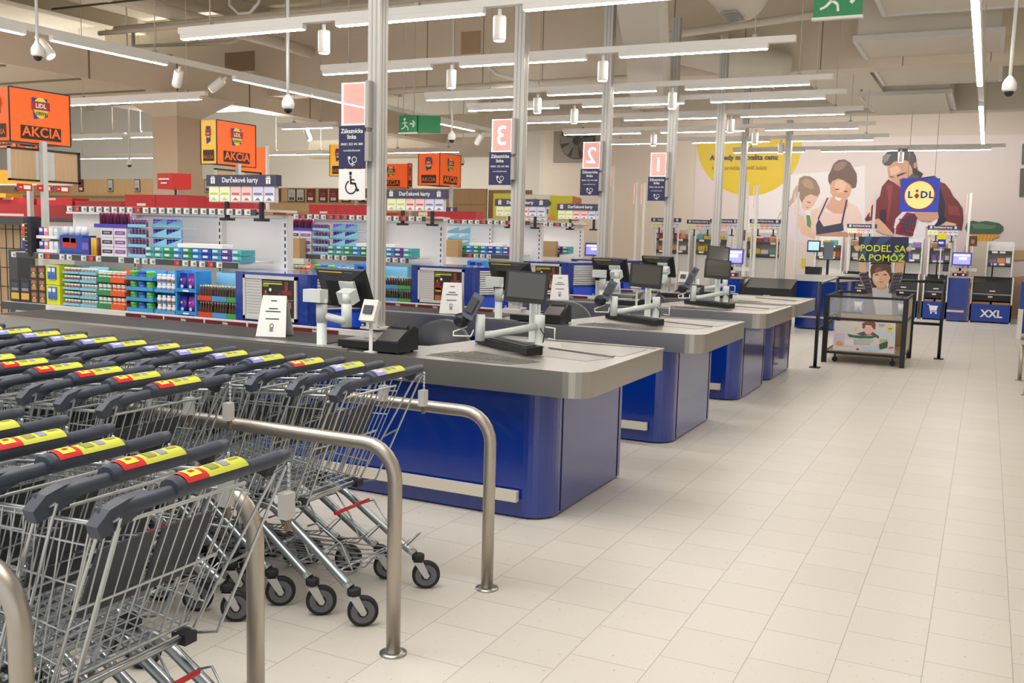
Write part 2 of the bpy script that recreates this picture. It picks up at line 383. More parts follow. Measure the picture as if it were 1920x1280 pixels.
FL = ['beside the big orange cube sign', 'short one left of the concrete column', 'touching the concrete column', 'long one low at the far left', 'between column and the nearest post', 'near the accessible till sign', 'right of the nearest silver post']
for (a, b_, y), l in zip(FAR, FL):
    t = lamp(a, b_, y, 3.2); tag(t, 'distant linear lamp %s' % l, None, 'distant linear lamps at the left')
    carrier(a-.1, b_+.1, y, 3.2, 'carrier rail of the distant lamp %s' % l)
# cylinder lights below the rails
def cyl_lamp(x, y, z, label, tilt=None):
    t = thing('cylinder_spotlight', label, 'spotlight', (x, y, z), 0, 'white cylinder spotlights under the lamp rails')
    b = MB(); b.lathe([(.045, -.2), (.05, -.19), (.05, -.03), (.045, -.02)], (0,0,0), white, 16).build('lamp_body', t)
    MB().lathe([(.04, -.203), (.04, -.2)], (0,0,0), glow_s, 16).build('lens', t)
    MB().lathe([(.015, -.03), (.015, .03)], (0,0,0), white, 8).build('stem', t)
    if tilt: t.rotation_euler = tilt
    return t
for (x, y, l) in [(-5.02, 6.6, 'hanging left of the nearest post, first row'), (-3.4, 6.6, 'hanging just left of the second post, first row'), (-4.98, 8.63, 'second row right of the nearest post'),
                  (-3.35, 8.63, 'second row at the third post'), (-5.0, 10.75, 'third row left of the fan'), (-3.32, 10.75, 'third row at the fourth post'), (-4.98, 11.86, 'fourth row above the fan'),
                  (-3.3, 13.42, 'fifth row right of the fourth post'), (-4.98, 15.2, 'sixth row between the middle posts'), (-3.35, 15.2, 'sixth row at the thin far post'), (-3.3, 17.0, 'seventh row over the yellow disc'), (-1.55, 19.15, 'farthest row over the dark haired man')]:
    cyl_lamp(x, y, 3.2, 'white cylinder spotlight %s' % l)
for (x, y, l, tl) in [(-7.8, 6.08, 'above the first dome camera', (0, -.7, .3)), (-7.8, 7.78, 'below the lengthwise lamps, tilted left', (.3, .6, 0)), (-7.8, 8.45, 'turned edge on beside the lengthwise lamps', (.2, .9, .6)),
                      (-7.8, 12.2, 'small bright one near the green exit sign', (0, -.6, 0)), (-7.8, 14.6, 'far end of the lengthwise row', (0, .6, 0)), (-14.6, 13.95, 'near the concrete column', (0, -.5, 0)), (-10.5, 13.3, 'behind the smaller orange cube', (0, -.5, 0))]:
    cyl_lamp(x, y, 3.19, 'tilted white spotlight %s' % l, tl)
# dome cameras
def dome(x, y, z, label):
    t = thing('dome_camera', label, 'camera', (x, y, z), 0, 'ceiling hung dome cameras')
    MB().tube([(0, 0, .12), (0, 0, 5.41-z)], .014, white, 8).build('pole', t)
    MB().lathe([(.04, .0), (.055, .015), (.055, .06), (.042, .09), (.016, .125)], (0,0,0), white, 18).build('housing', t)
    MB().lathe([(.01, -.04), (.026, -.03), (.036, -.012), (.038, .002)], (0,0,0), black, 18).build('lens_dome', t)
for (x, y, z, l) in [(-7.7, 6.0, 3.02, 'dome camera over the large orange cube sign'), (-5.72, 7.0, 2.62, 'dome camera hanging left of the nearest post'), (-14.3, 13, 2.6, 'small dome camera by the concrete column'),
                     (-6.9, 12, 2.83, 'dome camera above the double faced orange sign'), (.06, 9, 2.82, 'dome camera at the top right over the aisle'), (-11.2, 20, 3.1, 'tiny dome camera left of the wall fan')]:
    dome(x, y, z, l)
# wall fan
t = thing('wall_fan', 'large dark round fan in a square frame on the back wall', 'fan', (-9.33, WB-.02, 3.8))
MB().box(-.65, .65, -.1, 0, -.5, .55, mat('fan_frame', '#8d8478', .7)).build('frame', t)
MB().lathe([(.46, -.13), (.46, -.1)], (0,0,.03), mat('fan_hole', '#4a463f', .7), 32, 'y').build('housing', t)
for k in range(8):
    a = k*PI/4; f = MB(); u = Vector((math.cos(a), 0, math.sin(a))); v = Vector((-math.sin(a), .25, math.cos(a)))
    o = Vector((0, -.15, .03)); f.prism_dir([o+u*.1-v*.06, o+u*.42-v*.12, o+u*.44+v*.08, o+u*.1+v*.05], (0, -.012, 0), mat('fan_blade', '#6a645a', .5)); f.build('blade', t)
# exit signs
def run_sign(name, label, x, y, z, w_, h, rz=0, side=None):
    g = mat('sign_green', '#0c7a45', .4, emit=.15); t = thing(name, label, 'exit sign', (x, y, z), rz)
    MB().box(-w_/2, w_/2, -.02, .02, 0, h, g).box(-w_/2-.01, w_/2+.01, -.025, .025, -.02, 0, white).build('panel', t)
    m = MB(); e = -.0225; s = h
    m.disc((-.18*w_, e, .78*s), .08*s, (1,0,0), (0,0,1), paper, 12)
    for a, b_, th in (((-.2, .66), (-.12, .38), .1), ((-.12, .4), (-.0, .3), .07), ((-.0, .3), (.02, .12), .06), ((-.14, .38), (-.25, .25), .07), ((-.25, .25), (-.36, .2), .06), ((-.2, .62), (-.02, .55), .05), ((-.2, .62), (-.33, .5), .05), ((.1, .5), (.4, .5), .09)):
        A = Vector((a[0]*w_, e, a[1]*s)); B = Vector((b_[0]*w_, e, b_[1]*s)); d = (B-A).normalized(); n_ = Vector((-d.z, 0, d.x))*th*s/2
        m.poly([A-n_, B-n_, B+n_, A+n_], paper)
    m.poly([(.3*w_, e, .72*s), (.45*w_, e, .5*s), (.3*w_, e, .28*s), (.24*w_, e, .34*s), (.34*w_, e, .5*s), (.24*w_, e, .66*s)], paper)
    m.ring((-.14*w_, e, .5*s), .0, .0001, (1,0,0), (0,0,1), paper, 3); m.build('running_figure', t)
    MB().tube([(-w_*.3, 0, h), (-w_*.3, 0, 5.41-z)], .006, rod_m, 5).tube([(w_*.3, 0, h), (w_*.3, 0, 5.41-z)], .006, rod_m, 5).build('hanger', t)
    if side: MB().bbox((w_/2+.14, .1, h/2), (.32, .03, h), g, (0, 0, .6)).build('side_panel', t)
    return t
run_sign('exit_sign', 'green running figure exit sign with arrow by the nearest post', -7.62, 12, 2.95, .3, .24, 0, True)
run_sign('exit_sign', 'large green exit sign cut by the top edge', -1.18, 8, 3.3, .36, .3)
# ---------------------------------------------------------------- posts, lane signs
BASE = {}
def wthing(name, label, cat, base, group=None):
    t = thing(name, label, cat, base, 0, group); BASE[t.name] = Vector(base); return t
def WB_(mb, name, t, under=None):
    """build a part given in world coordinates under thing t (or its part)"""
    b = BASE[t.name]; mb.v = [tuple(Vector(p)-b) for p in mb.v]
    return mb.build(name, under or t)
def post(x, y, z0, z1, label, w_=.05):
    t = wthing('support_post', label, 'post', (x, y, z0))
    WB_(MB().box(x-w_, x+w_, y-w_, y+w_, z0+.012, z1, alu), 'column', t)
    g = MB()
    for o in (-.018, .018): g.box(x+o-.006, x+o+.006, y-w_-.002, y-w_, z0+.05, z1, alu_d); g.box(x+w_, x+w_+.002, y+o-.006, y+o+.006, z0+.05, z1, alu_d)
    WB_(g, 'groove', t)
    WB_(MB().box(x-w_-.03, x+w_+.03, y-w_-.03, y+w_+.03, z0, z0+.012, lightgrey), 'base_plate', t)
    for sx in (-1, 1): WB_(MB().lathe([(.01, 0), (.01, .02)], (x+sx*(w_+.017), y-w_-.017, z0+.012), alu_d, 6), 'bolt', t)
    return t
PX = [-3.93, -3.91, -3.92, -3.62]
for i in range(4):
    post(PX[i], 5.78+DY[i], .866, [5.15, 5.15, 4.9, 4.22][i], ['nearest silver post, beside the wheelchair sign', 'silver post carrying the number three sign', 'silver post carrying the number two sign', 'silver post carrying the number one sign'][i])
post(-3.3, 12.9, 0, 4.2, 'silver post standing close behind the number one post')
post(-3.92, 17.0, 0, 4.46, 'tall thin post in front of the yellow disc')
post(-3.17, 17.0, 0, 3.56, 'tall post between the yellow disc and the girl in the mural')
pink = mat('pink_acrylic', '#f6bdb4', .25, alpha=.6, emit=.15)
pinkw = mat('lit_edge', '#fff0ee', .4, emit=1.2)
for i in range(4):
    x1 = PX[i]-.03; y = 5.68+DY[i]; x0 = x1-.2
    nm = ['', '3', '2', '1'][i]
    t = wthing('lane_number_sign', ['translucent pink square sign with a glare, on the nearest post', 'translucent pink sign reading three', 'translucent pink sign reading two', 'translucent pink sign reading one'][i], 'sign', (x1, y, 2.3))
    WB_(MB().box(x0, x1, y-.006, y+.006, 2.3, 2.59, pink), 'panel', t)
    e = MB(); 
    for a, b_, c_, d in ((x0, x1, 2.3, 2.306), (x0, x1, 2.584, 2.59), (x0, x0+.006, 2.3, 2.59), (x1-.004, x1, 2.3, 2.59)): e.box(a, b_, y-.008, y+.008, c_, d, pinkw)
    WB_(e, 'edge', t)
    if nm: WB_(MB().text(nm, .25, ((x0+x1)/2, y-.009, 2.36), pinkw, u=(-1, 0, 0), bold=.004), 'numeral', t)
    WB_(MB().box(x1, x1+.03, y-.01, y+.05, 2.28, 2.6, alu_d), 'bracket', t)
    xa, xb = x1-.225, x1+.0
    t = wthing('helpline_sign', 'navy customer helpline sign on the post of %s' % LANE[i], 'sign', (xb, y, 2.0))
    WB_(MB().box(xa, xb, y-.004, y+.004, 2.0, 2.295, blue_n), 'panel', t)
    g = MB(); cx = (xa+xb)/2; ye = y-.006
    g.text('Zákaznícka', .042, (cx, ye, 2.245), paper, bold=.02); g.text('linka', .042, (cx, ye, 2.205), paper, bold=.02)
    g.text('00421 252 441 800', .024, (cx, ye, 2.16), paper, bold=.015); g.text('www.lidl.sk/kontakt', .018, (cx, ye, 2.118), paper, bold=.012)
    g.ring((cx+.022, ye, 2.06), .017, .022, (1,0,0), (0,0,1), paper, 16); g.ring((cx+.01, ye, 2.06), .034, .04, (1,0,0), (0,0,1), paper, 12, PI*.9, PI*1.65); g.disc((cx-.022, ye, 2.072), .012, (1,0,0), (0,0,1), paper, 10); g.disc((cx+.006, ye, 2.026), .012, (1,0,0), (0,0,1), paper, 10)
    WB_(g, 'lettering', t)
    WB_(MB().box(xb, xb+.03, y-.01, y+.05, 2.05, 2.25, alu_d), 'bracket', t)
x1 = PX[0]-.03; xa, xb, y = x1-.225, x1, 5.68; cx = (xa+xb)/2; ye = y-.006
t = wthing('accessible_till_sign', 'white wheelchair symbol sign under the nearest helpline sign', 'sign', (xb, y, 1.78))
WB_(MB().box(xa, xb, y-.004, y+.004, 1.78, 1.995, paper), 'panel', t)
g = MB(); 
def stroke(g, pts, w_, m, ye):
    for a, b_ in zip(pts, pts[1:]):
        A, B = Vector((a[0], ye, a[1])), Vector((b_[0], ye, b_[1])); d = (B-A).normalized(); n_ = Vector((-d.z, 0, d.x))*w_/2; A -= d*w_*.3; B += d*w_*.3
        g.poly([A-n_, B-n_, B+n_, A+n_], m)
g.disc((cx-.01, ye, 1.965), .013, (1,0,0), (0,0,1), ink, 14); stroke(g, [(cx-.01, 1.945), (cx-.006, 1.895), (cx+.03, 1.893), (cx+.048, 1.845), (cx+.06, 1.85)], .014, ink, ye); stroke(g, [(cx-.008, 1.92), (cx+.022, 1.92)], .009, ink, ye)
g.ring((cx-.006, ye, 1.868), .04, .05, (1,0,0), (0,0,1), ink, 24, PI*.62, PI*1.93)
WB_(g, 'wheelchair_symbol', t)

# ---------------------------------------------------------------- checkouts
def checkout(i):
    D = DY[i]
    t = wthing('checkout_counter', 'blue checkout counter with steel top, %s' % ['nearest of the row', 'under the number three sign', 'under the number two sign', 'farthest of the row of four'][i], 'checkout', (-2.6, 5.2+D, 0), 'staffed checkout counters')
    Y = lambda y: y+D
    P = lambda pts: [(x, Y(y)) for x, y in pts]
    xr, xl = -1.8, -6.75
    out = [(xl, 4.55)] + [(xr-.13, 4.55)][:0] + arc(xr-.13, 4.68, .13, -PI/2, 0, 6) + arc(xr-.03, 5.86, .03, 0, PI/2, 3) + [(-2.95, 5.89), (-3.08, 5.12), (-3.35, 5.02), (-3.6, 5.4), (xl, 5.4)]
    WB_(MB().prism(P(out), .735, .866, steel, steel), 'steel_top', t)
    # raised lip along the front and the end
    lip = MB(); lip.prism(P([(xl, 4.55), (xr-.13, 4.55)] + arc(xr-.13, 4.68, .13, -PI/2, 0, 6) + [(xr, 5.89), (xr-.035, 5.89), (xr-.035, 4.70)] + [(p[0], p[1]) for p in arc(xr-.13, 4.68, .095, 0, -PI/2, 6)] + [(xl, 4.585)]), .866, .874, steel)
    lip.prism(P([(-2.95, 5.86), (xr-.03, 5.86), (xr-.03, 5.89), (-2.95, 5.89)]), .866, .874, steel)
    WB_(lip, 'rim', t)
    # packing wells: two recessed trays, drawn as darker sunk plates between ribs
    tr = MB(); tr.prism(P([(-2.62, 5.16), (-2.0, 5.05), (-1.92, 5.28), (-2.35, 5.42)]), .866, .868, steel_tray); tr.prism(P([(-2.35, 5.52), (-1.9, 5.36), (-1.88, 5.8), (-2.5, 5.84)]), .866, .868, steel_tray)
    tr.prism(P([(-2.86, 4.72), (-2.3, 4.66), (-2.2, 4.86), (-2.72, 5.06)]), .866, .868, mat('grille_dark', '#6b6c6c', .5, .8)); WB_(tr, 'packing_tray', t)
    rb = MB(); rb.prism(P([(-2.42, 5.46), (-1.93, 5.3), (-1.93, 5.33), (-2.4, 5.5)]), .868, .876, steel)
    for k in range(14): x = -2.86+k*.042; rb.prism(P([(x, 4.76+.01*k*0), (x+.012, 4.76), (x+.07, 4.98-k*.008), (x+.058, 4.98-k*.008)]), .868, .872, steel)
    WB_(rb, 'divider_rib', t)
    # body
    bd = [(xl+.05, 4.71)] + arc(-2.22, 4.86, .15, -PI/2, 0, 8) + [(-2.07, 5.885), (-2.98, 5.885), (-3.1, 5.15), (-3.62, 5.35), (xl+.05, 5.35)]
    WB_(MB().prism(P(bd), 0.012, .735, blue, smooth=False), 'body', t)
    WB_(MB().box(-2.0695, -2.066, Y(4.9), Y(4.905), .02, .735, ink).box(-2.0695, -2.066, Y(5.83), Y(5.835), .02, .735, ink), 'seam', t)
    WB_(MB().box(-6.6, -2.23, Y(4.655), Y(4.69), .105, .165, beige).box(-2.4, -2.36, Y(4.69), Y(4.71), .12, .15, beige).box(-4.4, -4.36, Y(4.69), Y(4.71), .12, .15, beige), 'bumper_rail', t)
    # belt
    WB_(MB().box(xl+.08, -3.62, Y(4.68), Y(5.24), .866, .872, belt_m), 'conveyor_belt', t)
    WB_(MB().box(xl, -3.55, Y(4.555), Y(4.66), .866, .885, steel).prism(P([(-3.55, 4.555), (-3.3, 4.555), (-3.3, 4.58), (-3.55, 4.66)]), .866, .885, steel), 'belt_edge', t)
    WB_(MB().box(xl, -3.62, Y(5.26), Y(5.3), .866, .905, offwhite), 'rear_belt_edge', t)
    s = MB()
    for k in range(5):
        x = -5.85+k*.4; s.box(x, x+.375, Y(5.25), Y(5.258), .868, .895, maroon); s.text('linka', .026, (x+.19, Y(5.249), .873), paper, bold=.02)
    WB_(s, 'belt_label', t)
    # rear block with roller cabinet
    rb = MB(); rb.box(-5.05, -3.66, Y(5.42), Y(5.9), .012, .85, blue, steel); WB_(rb, 'rear_block', t)
    return t
for i in range(4): checkout(i)
CDX = [0, .1, .1, .16]
shutter_m = mat('roller_shutter', '#c2c3c4', .45, .5)
def cabinet(i):
    D, dx = DY[i], CDX[i]
    t = wthing('shutter_cabinet', 'blue cabinet with framed poster and grey roller shutter at %s' % LANE[i], 'cabinet', (-4.5+dx, 5.75+D, .852), 'poster cabinets behind the belts')
    y0 = 5.46+D; x0, x1 = -4.95+dx, -4.29+dx; xb, yb = -4.06+dx, 5.85+D
    z0, z1 = .852, 1.245
    WB_(MB().prism([(x0, y0)] + [(x1-.04, y0), (x1-.01, y0+.01), (x1, y0+.03)] + [(xb, yb), (xb-.02, yb+.1), (x0, yb+.1)], z0, z1, blue), 'carcass', t)
    d = Vector((xb-x1, yb-y0-.03, 0)); L = d.length; d.normalize(); n = Vector((d.y, -d.x, 0))
    s = MB(); N = 11; za, zb = z0+.14, z1-.03
    for k in range(N):
        z = za+(zb-za)*k/N; h = (zb-za)/N
        o = Vector((x1, y0+.03, z))+d*L*.12; s.prism_dir([o, o+Vector((0,0,h*.9)), o+Vector((0,0,h*.9))+n*.006, o+n*.012+Vector((0,0,h*.3))], d*L*.76, shutter_m)
    WB_(s, 'roller_shutter', t)
    o = Vector((x1, y0+.03, z0+.012))+d*L*.1+n*.001
    WB_(MB().prism_dir([o, o+Vector((0,0,.105)), o+Vector((0,0,.105))+n*.02, o+n*.03], d*L*.8, mat('bright_blue_drawer', '#0a45cc', .25, coat=.5)), 'drawer_front', t)
    # poster frame
    xa, xc, za, zb = x0+.08, x1-.09, z0+.05, z1-.02
    f = MB()
    for a in ((xa, xc, za, za+.025), (xa, xc, zb-.025, zb), (xa, xa+.02, za, zb), (xc-.02, xc, za, zb)): f.box(a[0], a[1], y0-.014, y0, a[2], a[3], lightgrey)
    fr = WB_(f, 'poster_frame', t)
    p = MB(); p.box(xa+.02, xc-.02, y0-.004, y0, za+.025, zb-.025, mat('poster_dark', '#33241f', .4), front=mat('poster_dark', '#33241f', .4))
    p.box(xa+.02, xa+.17, y0-.006, y0-.004, za+.025, zb-.025, mat('poster_grey', '#c9c6c4', .5))
    for k in range(13): z = za+.045+k*.021; p.box(xa+.03, xa+.16, y0-.007, y0-.006, z, z+.003, inkg)
    ym = y0-.0065
    def R(u0, u1, v0, v1, m): w_ = xc-.02-(xa+.17); h = zb-za-.05; p.box(xa+.17+u0*w_, xa+.17+u1*w_, ym, y0-.004, za+.025+v0*h, za+.025+v1*h, m)
    R(.03, .6, .93, .95, inkg); R(.05, .62, .87, .9, lime); R(.03, .22, .8, .86, mat('poster_olive', '#8f8a30', .6))
    R(.1, .14, .62, .7, mat('bottle_gold', '#b98a3c', .5)); R(.06, .2, .5, .62, mat('bottle_brown', '#6e3a24', .5)); R(.03, .27, .36, .5, red); R(.06, .26, .3, .43, mat('price_gold', '#e0a020', .5)); R(.05, .25, .0, .18, mat('poster_orange', '#b8642a', .5))
    R(.7, .8, .72, .95, mat('poster_rust', '#7c3f30', .6)); R(.6, .92, .6, .72, mat('poster_red', '#7d2a2a', .6)); R(.5, .62, .5, .66, mat('poster_plum', '#5a3638', .6))
    R(.62, .9, .25, .42, mat('poster_mauve', '#8c5a52', .6)); R(.6, .7, .1, .25, mat('poster_tan', '#b3867c', .6)); R(.75, .85, .08, .26, mat('poster_tan')); R(.4, .95, .46, .475, mat('poster_tan'))
    p.disc((xa+.25, ym-.001, zb-.1), .012, (1,0,0), (0,0,1), paper, 12)
    WB_(p, 'poster', t, None); fr
    return t
for i in range(4): cabinet(i)

# ---------------------------------------------------------------- cashier equipment, built once and copied per lane
protos = []
# till screen seen from behind, on a pole
t = wthing('till_screen', 'x', 'screen', (-3.556, 4.66, .866), 'till screens seen from behind'); 
WB_(MB().lathe([(.045, 0), (.045, .012), (.03, .016), (.03, .26), (.027, .27)], (-3.556, 4.66, .866), pole_w, 16), 'pole', t)
WB_(MB().lathe([(.034, 0), (.034, .14)], (-3.556, 4.66, 1.02), pole_w, 16), 'collar', t)
WB_(MB().lathe([(.0345, 0), (.0345, .006)], (-3.556, 4.66, 1.128), dark, 16).box(-3.65, -3.525, 4.6, 4.68, 1.14, 1.215, pole_w), 'pole_head', t)
WB_(MB().tube([(-3.556, 4.66, 1.06), (-3.45, 4.72, 1.03), (-3.44, 4.75, 1.03)], .024, pole_w, 12).lathe([(.032, 0), (.032, .14)], (-3.44, 4.75, .99), pole_w, 14).lathe([(.026, 0), (.026, .06)], (-3.44, 4.75, 1.13), pole_w, 14), 'swivel_arm', t)
Rm = (math.radians(22), 0, math.radians(-8))
WB_(MB().bbox((-3.46, 4.79, 1.17), (.11, .07, .08), pole_w, Rm).bbox((-3.5, 4.84, 1.235), (.12, .02, .05), pole_w, Rm), 'mount', t)
m = MB(); Rx = Euler(Rm).to_matrix(); c0 = Vector((-3.57, 4.9, 1.205))
def sc(x, y, z): return c0 + Rx @ Vector((x, y, z))
m.prism_dir([sc(-.2, 0, -.125), sc(.2, 0, -.125), sc(.2, 0, .13), sc(-.2, 0, .13)], Rx @ Vector((0, .03, 0)), black)
n = m.verts([sc(-.2, 0, -.125), sc(.2, 0, -.125), sc(.2, 0, .13), sc(-.2, 0, .13), sc(-.11, -.035, -.1), sc(.12, -.035, -.1), sc(.1, -.035, .07), sc(-.1, -.035, .07)])
for q in ((4,5,6,7), (0,1,5,4), (1,2,6,5), (2,3,7,6), (3,0,4,7)): m.face([n+k for k in q], black)
sb = WB_(m, 'screen_housing', t)
m = MB(); m.prism_dir([sc(-.14, -.016, .075), sc(.01, -.016, .08), sc(.03, -.006, .118), sc(-.17, -.006, .118)], (0, -.002, .001), mat('sticker_yellow', '#e5d92c', .5)); m.prism_dir([sc(.03, -.016, .08), sc(.09, -.016, .08), sc(.12, -.006, .118), sc(.05, -.006, .118)], (0, -.002, .001), mat('sticker_violet', '#5a5a9a', .5))
st = WB_(m, 'sticker', t); m = MB()
for k in range(3): m.prism_dir([sc(-.08, -.021, .083+.009*k), sc(-.01, -.021, .083+.009*k), sc(-.01, -.02, .086+.009*k), sc(-.08, -.02, .086+.009*k)], (0, -.001, 0), ink)
WB_(m, 'sticker_print', t)
protos.append((t, 'black till screen on a white pole, seen from behind, at %s', 'till screens seen from behind'))
# card terminal on stick
t = wthing('card_terminal', 'x', 'card terminal', (-3.18, 4.63, .866))
WB_(MB().lathe([(.04, 0), (.04, .008), (.011, .012), (.011, .2)], (-3.18, 4.63, .866), lightgrey, 12), 'stand', t)
WB_(MB().bbox((-3.18, 4.62, 1.11), (.1, .035, .13), offwhite, (math.radians(-25), 0, 0)), 'body', t)
WB_(MB().bbox((-3.18, 4.597, 1.122), (.06, .006, .05), dark, (math.radians(-25), 0, 0)), 'screen', t)
kp = MB()
for a in range(3):
    for b_ in range(3): kp.bbox((-3.2+a*.02, 4.62-.022+.006*b_*0, 1.068+b_*.012), (.012, .006, .007), inkg)
WB_(kp, 'keypad', t)
protos.append((t, 'small white card terminal on a grey stick at %s', 'card terminals'))
# receipt printer wedge
t = wthing('receipt_printer', 'x', 'printer', (-3.03, 4.74, .866))
pr_ = MB(); pr_.prism_dir([(-3.16, 4.64, .876), (-3.16, 4.86, .876), (-3.16, 4.86, 1.0), (-3.16, 4.81, 1.02), (-3.16, 4.64, .93)], (.16, 0, 0), black); WB_(pr_, 'body', t)
WB_(MB().prism_dir([(-3.135, 4.765, 1.0), (-3.135, 4.8, 1.02), (-3.135, 4.795, 1.026), (-3.135, 4.765, 1.012)], (.11, 0, 0), ink), 'paper_slot', t)
WB_(MB().prism_dir([(-3.15, 4.65, .937), (-3.15, 4.76, .996), (-3.15, 4.755, 1.0), (-3.15, 4.65, .944)], (.14, 0, 0), mat('printer_grey', '#5c5a58', .35)), 'lid', t)
for q in range(4): WB_(MB().lathe([(.012, 0), (.012, .012)], (-3.14+.12*(q % 2), 4.67+.15*(q//2), .866), ink, 8), 'foot', t)
protos.append((t, 'dark wedge shaped receipt printer at %s', 'receipt printers'))
# scale plate / scanner
t = wthing('scanner_scale', 'x', 'scale', (-3.3, 4.82, .866))
WB_(MB().box(-3.48, -3.17, 4.72, 5.0, .874, .915, black), 'base', t); WB_(MB().box(-3.46, -3.19, 4.75, 4.97, .915, .92, steel_tray), 'plate', t); WB_(MB().box(-3.36, -3.26, 4.82, 4.9, .92, .922, screen_m), 'scan_window', t)
for q in range(4): WB_(MB().lathe([(.01, 0), (.01, .01)], (-3.46+.27*(q % 2), 4.75+.22*(q//2), .8655), ink, 8), 'foot', t)
protos.append((t, 'flat black scanner scale with steel plate at %s', 'scanner scales'))
# tent sign
t = wthing('tent_sign', 'x', 'sign', (-4.16, 4.95, .872)); rz = .35
ts = MB(); R0 = Matrix.Rotation(rz, 4, 'Z'); o0 = Vector((-4.14, 4.93, .8725))
def tp(x, y, z): return o0 + R0 @ Vector((x, y, z))
ts.prism_dir([tp(-.1, -.08, 0), tp(.1, -.08, 0), tp(.08, 0, .26), tp(-.08, 0, .26)], R0 @ Vector((0, .004, .001)), paper); ts.prism_dir([tp(-.1, .08, 0), tp(.1, .08, 0), tp(.08, .002, .26), tp(-.08, .002, .26)], R0 @ Vector((0, .004, .001)), lightgrey)
ts.prism_dir([tp(-.1,-.076,0), tp(-.08,0,.256), tp(-.1,.08,0)], R0 @ Vector((.002,0,0)), lightgrey)
WB_(ts, 'folded_card', t)
tx = MB(); u = R0 @ Vector((1, 0, 0)); v = (R0 @ Vector((0, .08, .26))).normalized(); nn = u.cross(v)*.003
for z, wd in ((.225, .04), (.175, .06), (.157, .1), (.11, .09)): o = tp(0, -.08+.08*z/.26, z)+nn; tx.poly([o-u*wd/2, o+u*wd/2, o+u*wd/2+v*.006, o-u*wd/2+v*.006], ink)
o = tp(0, -.08+.08*.06/.26, .06)+nn; tx.ring(o+v*.01, .01, .014, u, v, ink, 12); tx.poly([o-u*.012-v*.028, o+u*.012-v*.028, o+u*.012-v*.004, o-u*.012-v*.004], inkg)
WB_(tx, 'printed_text', t)
protos.append((t, 'white folded tent sign on the belt of %s', 'tent signs on the belts'))
# customer display on pole with arm and handheld scanner
t = wthing('customer_display', 'x', 'screen', (-2.6, 5.62, .868))
WB_(MB().lathe([(.04, 0), (.04, .01), (.026, .014), (.026, .3)], (-2.64, 5.7, .868), pole_w, 14), 'pole', t)
Rd = (math.radians(-12), math.radians(4), math.radians(22)); RR = Euler(Rd).to_matrix(); cd = Vector((-2.6, 5.5, 1.24))
WB_(MB().bbox(cd, (.27, .025, .2), black, Rd), 'screen_housing', t); WB_(MB().bbox(cd+RR @ Vector((0, -.0135, .008)), (.235, .003, .16), screen_m, Rd), 'screen', t)
WB_(MB().tube([(-2.64, 5.7, 1.13), (-2.62, 5.6, 1.2), tuple(cd+RR @ Vector((0, .01, 0)))], .02, pole_w, 8), 'screen_bracket', t)
protos.append((t, 'dark customer display tilted on a white pole at %s', 'customer displays'))
t = wthing('handheld_scanner', 'x', 'scanner', (-2.5, 5.52, .868))
WB_(MB().lathe([(.035, 0), (.035, .01), (.028, .014), (.028, .12), (.032, .125), (.032, .2)], (-2.5, 5.5, .868), pole_w, 14), 'pole', t)
WB_(MB().tube([(-2.5, 5.5, 1.0), (-2.7, 5.26, .955), (-2.765, 5.2, .95)], [.024, .022, .022], pole_w, 12).lathe([(.03, 0), (.03, .16)], (-2.765, 5.2, .915), pole_w, 14), 'arm', t)
WB_(MB().tube([(-2.49, 5.48, .99), (-2.45, 5.46, .95), (-2.46, 5.47, .9)], .004, ink, 6), 'cable', t)
WB_(MB().tube([(-2.44, 5.46, 1.0), (-2.36, 5.42, 1.0), (-2.36, 5.42, .93), (-2.42, 5.46, .93)], .005, white, 6), 'bag_hook', t)
WB_(MB().tube([(-2.835, 5.16, 1.0), (-2.895, 5.1, .97), (-2.875, 5.06, .95), (-2.775, 5.1, .95), (-2.795, 5.17, .98)], .005, white, 6), 'bag_hook', t)
WB_(MB().bbox((-2.805, 5.18, 1.12), (.07, .05, .17), mat('terminal_slate', '#51596a', .4), (math.radians(-20), math.radians(25), .3)).bbox((-2.805, 5.16, 1.13), (.045, .05, .1), dark, (math.radians(-20), math.radians(25), .3)), 'holder', t)
WB_(MB().lathe([(.02, 0), (.045, .02), (.047, .06), (.03, .08)], (-2.865, 5.1, 1.04), black, 14, 'y'), 'scanner_head', t)
protos.append((t, 'handheld scanner on a white swing arm at %s', 'scanner arms'))
# keyboard
t = wthing('keyboard', 'x', 'keyboard', (-2.62, 5.3, .868)); K = Matrix.Rotation(-.6, 4, 'Z')
kb = MB(); o0 = Vector((-2.62, 5.3, .869))
kb.prism_dir([o0+K @ Vector((-.33, -.06, .0)), o0+K @ Vector((-.33, -.06, .04)), o0+K @ Vector((-.33, .05, .05)), o0+K @ Vector((-.33, .05, 0))], K @ Vector((.66, 0, 0)), black); WB_(kb, 'base', t)
ks = MB()
for r_ in range(2):
    for k in range(18):
        o = o0+K @ Vector((-.31+k*.034, -.045+r_*.038, .0425+r_*.0032)); ks.prism_dir([o, o+K @ Vector((.027, 0, 0)), o+K @ Vector((.027, .03, .002)), o+K @ Vector((0, .03, .002))], (0, 0, .006), dark)
WB_(ks, 'keys', t)
protos.append((t, 'long black till keyboard lying on the steel top of %s', 'till keyboards'))
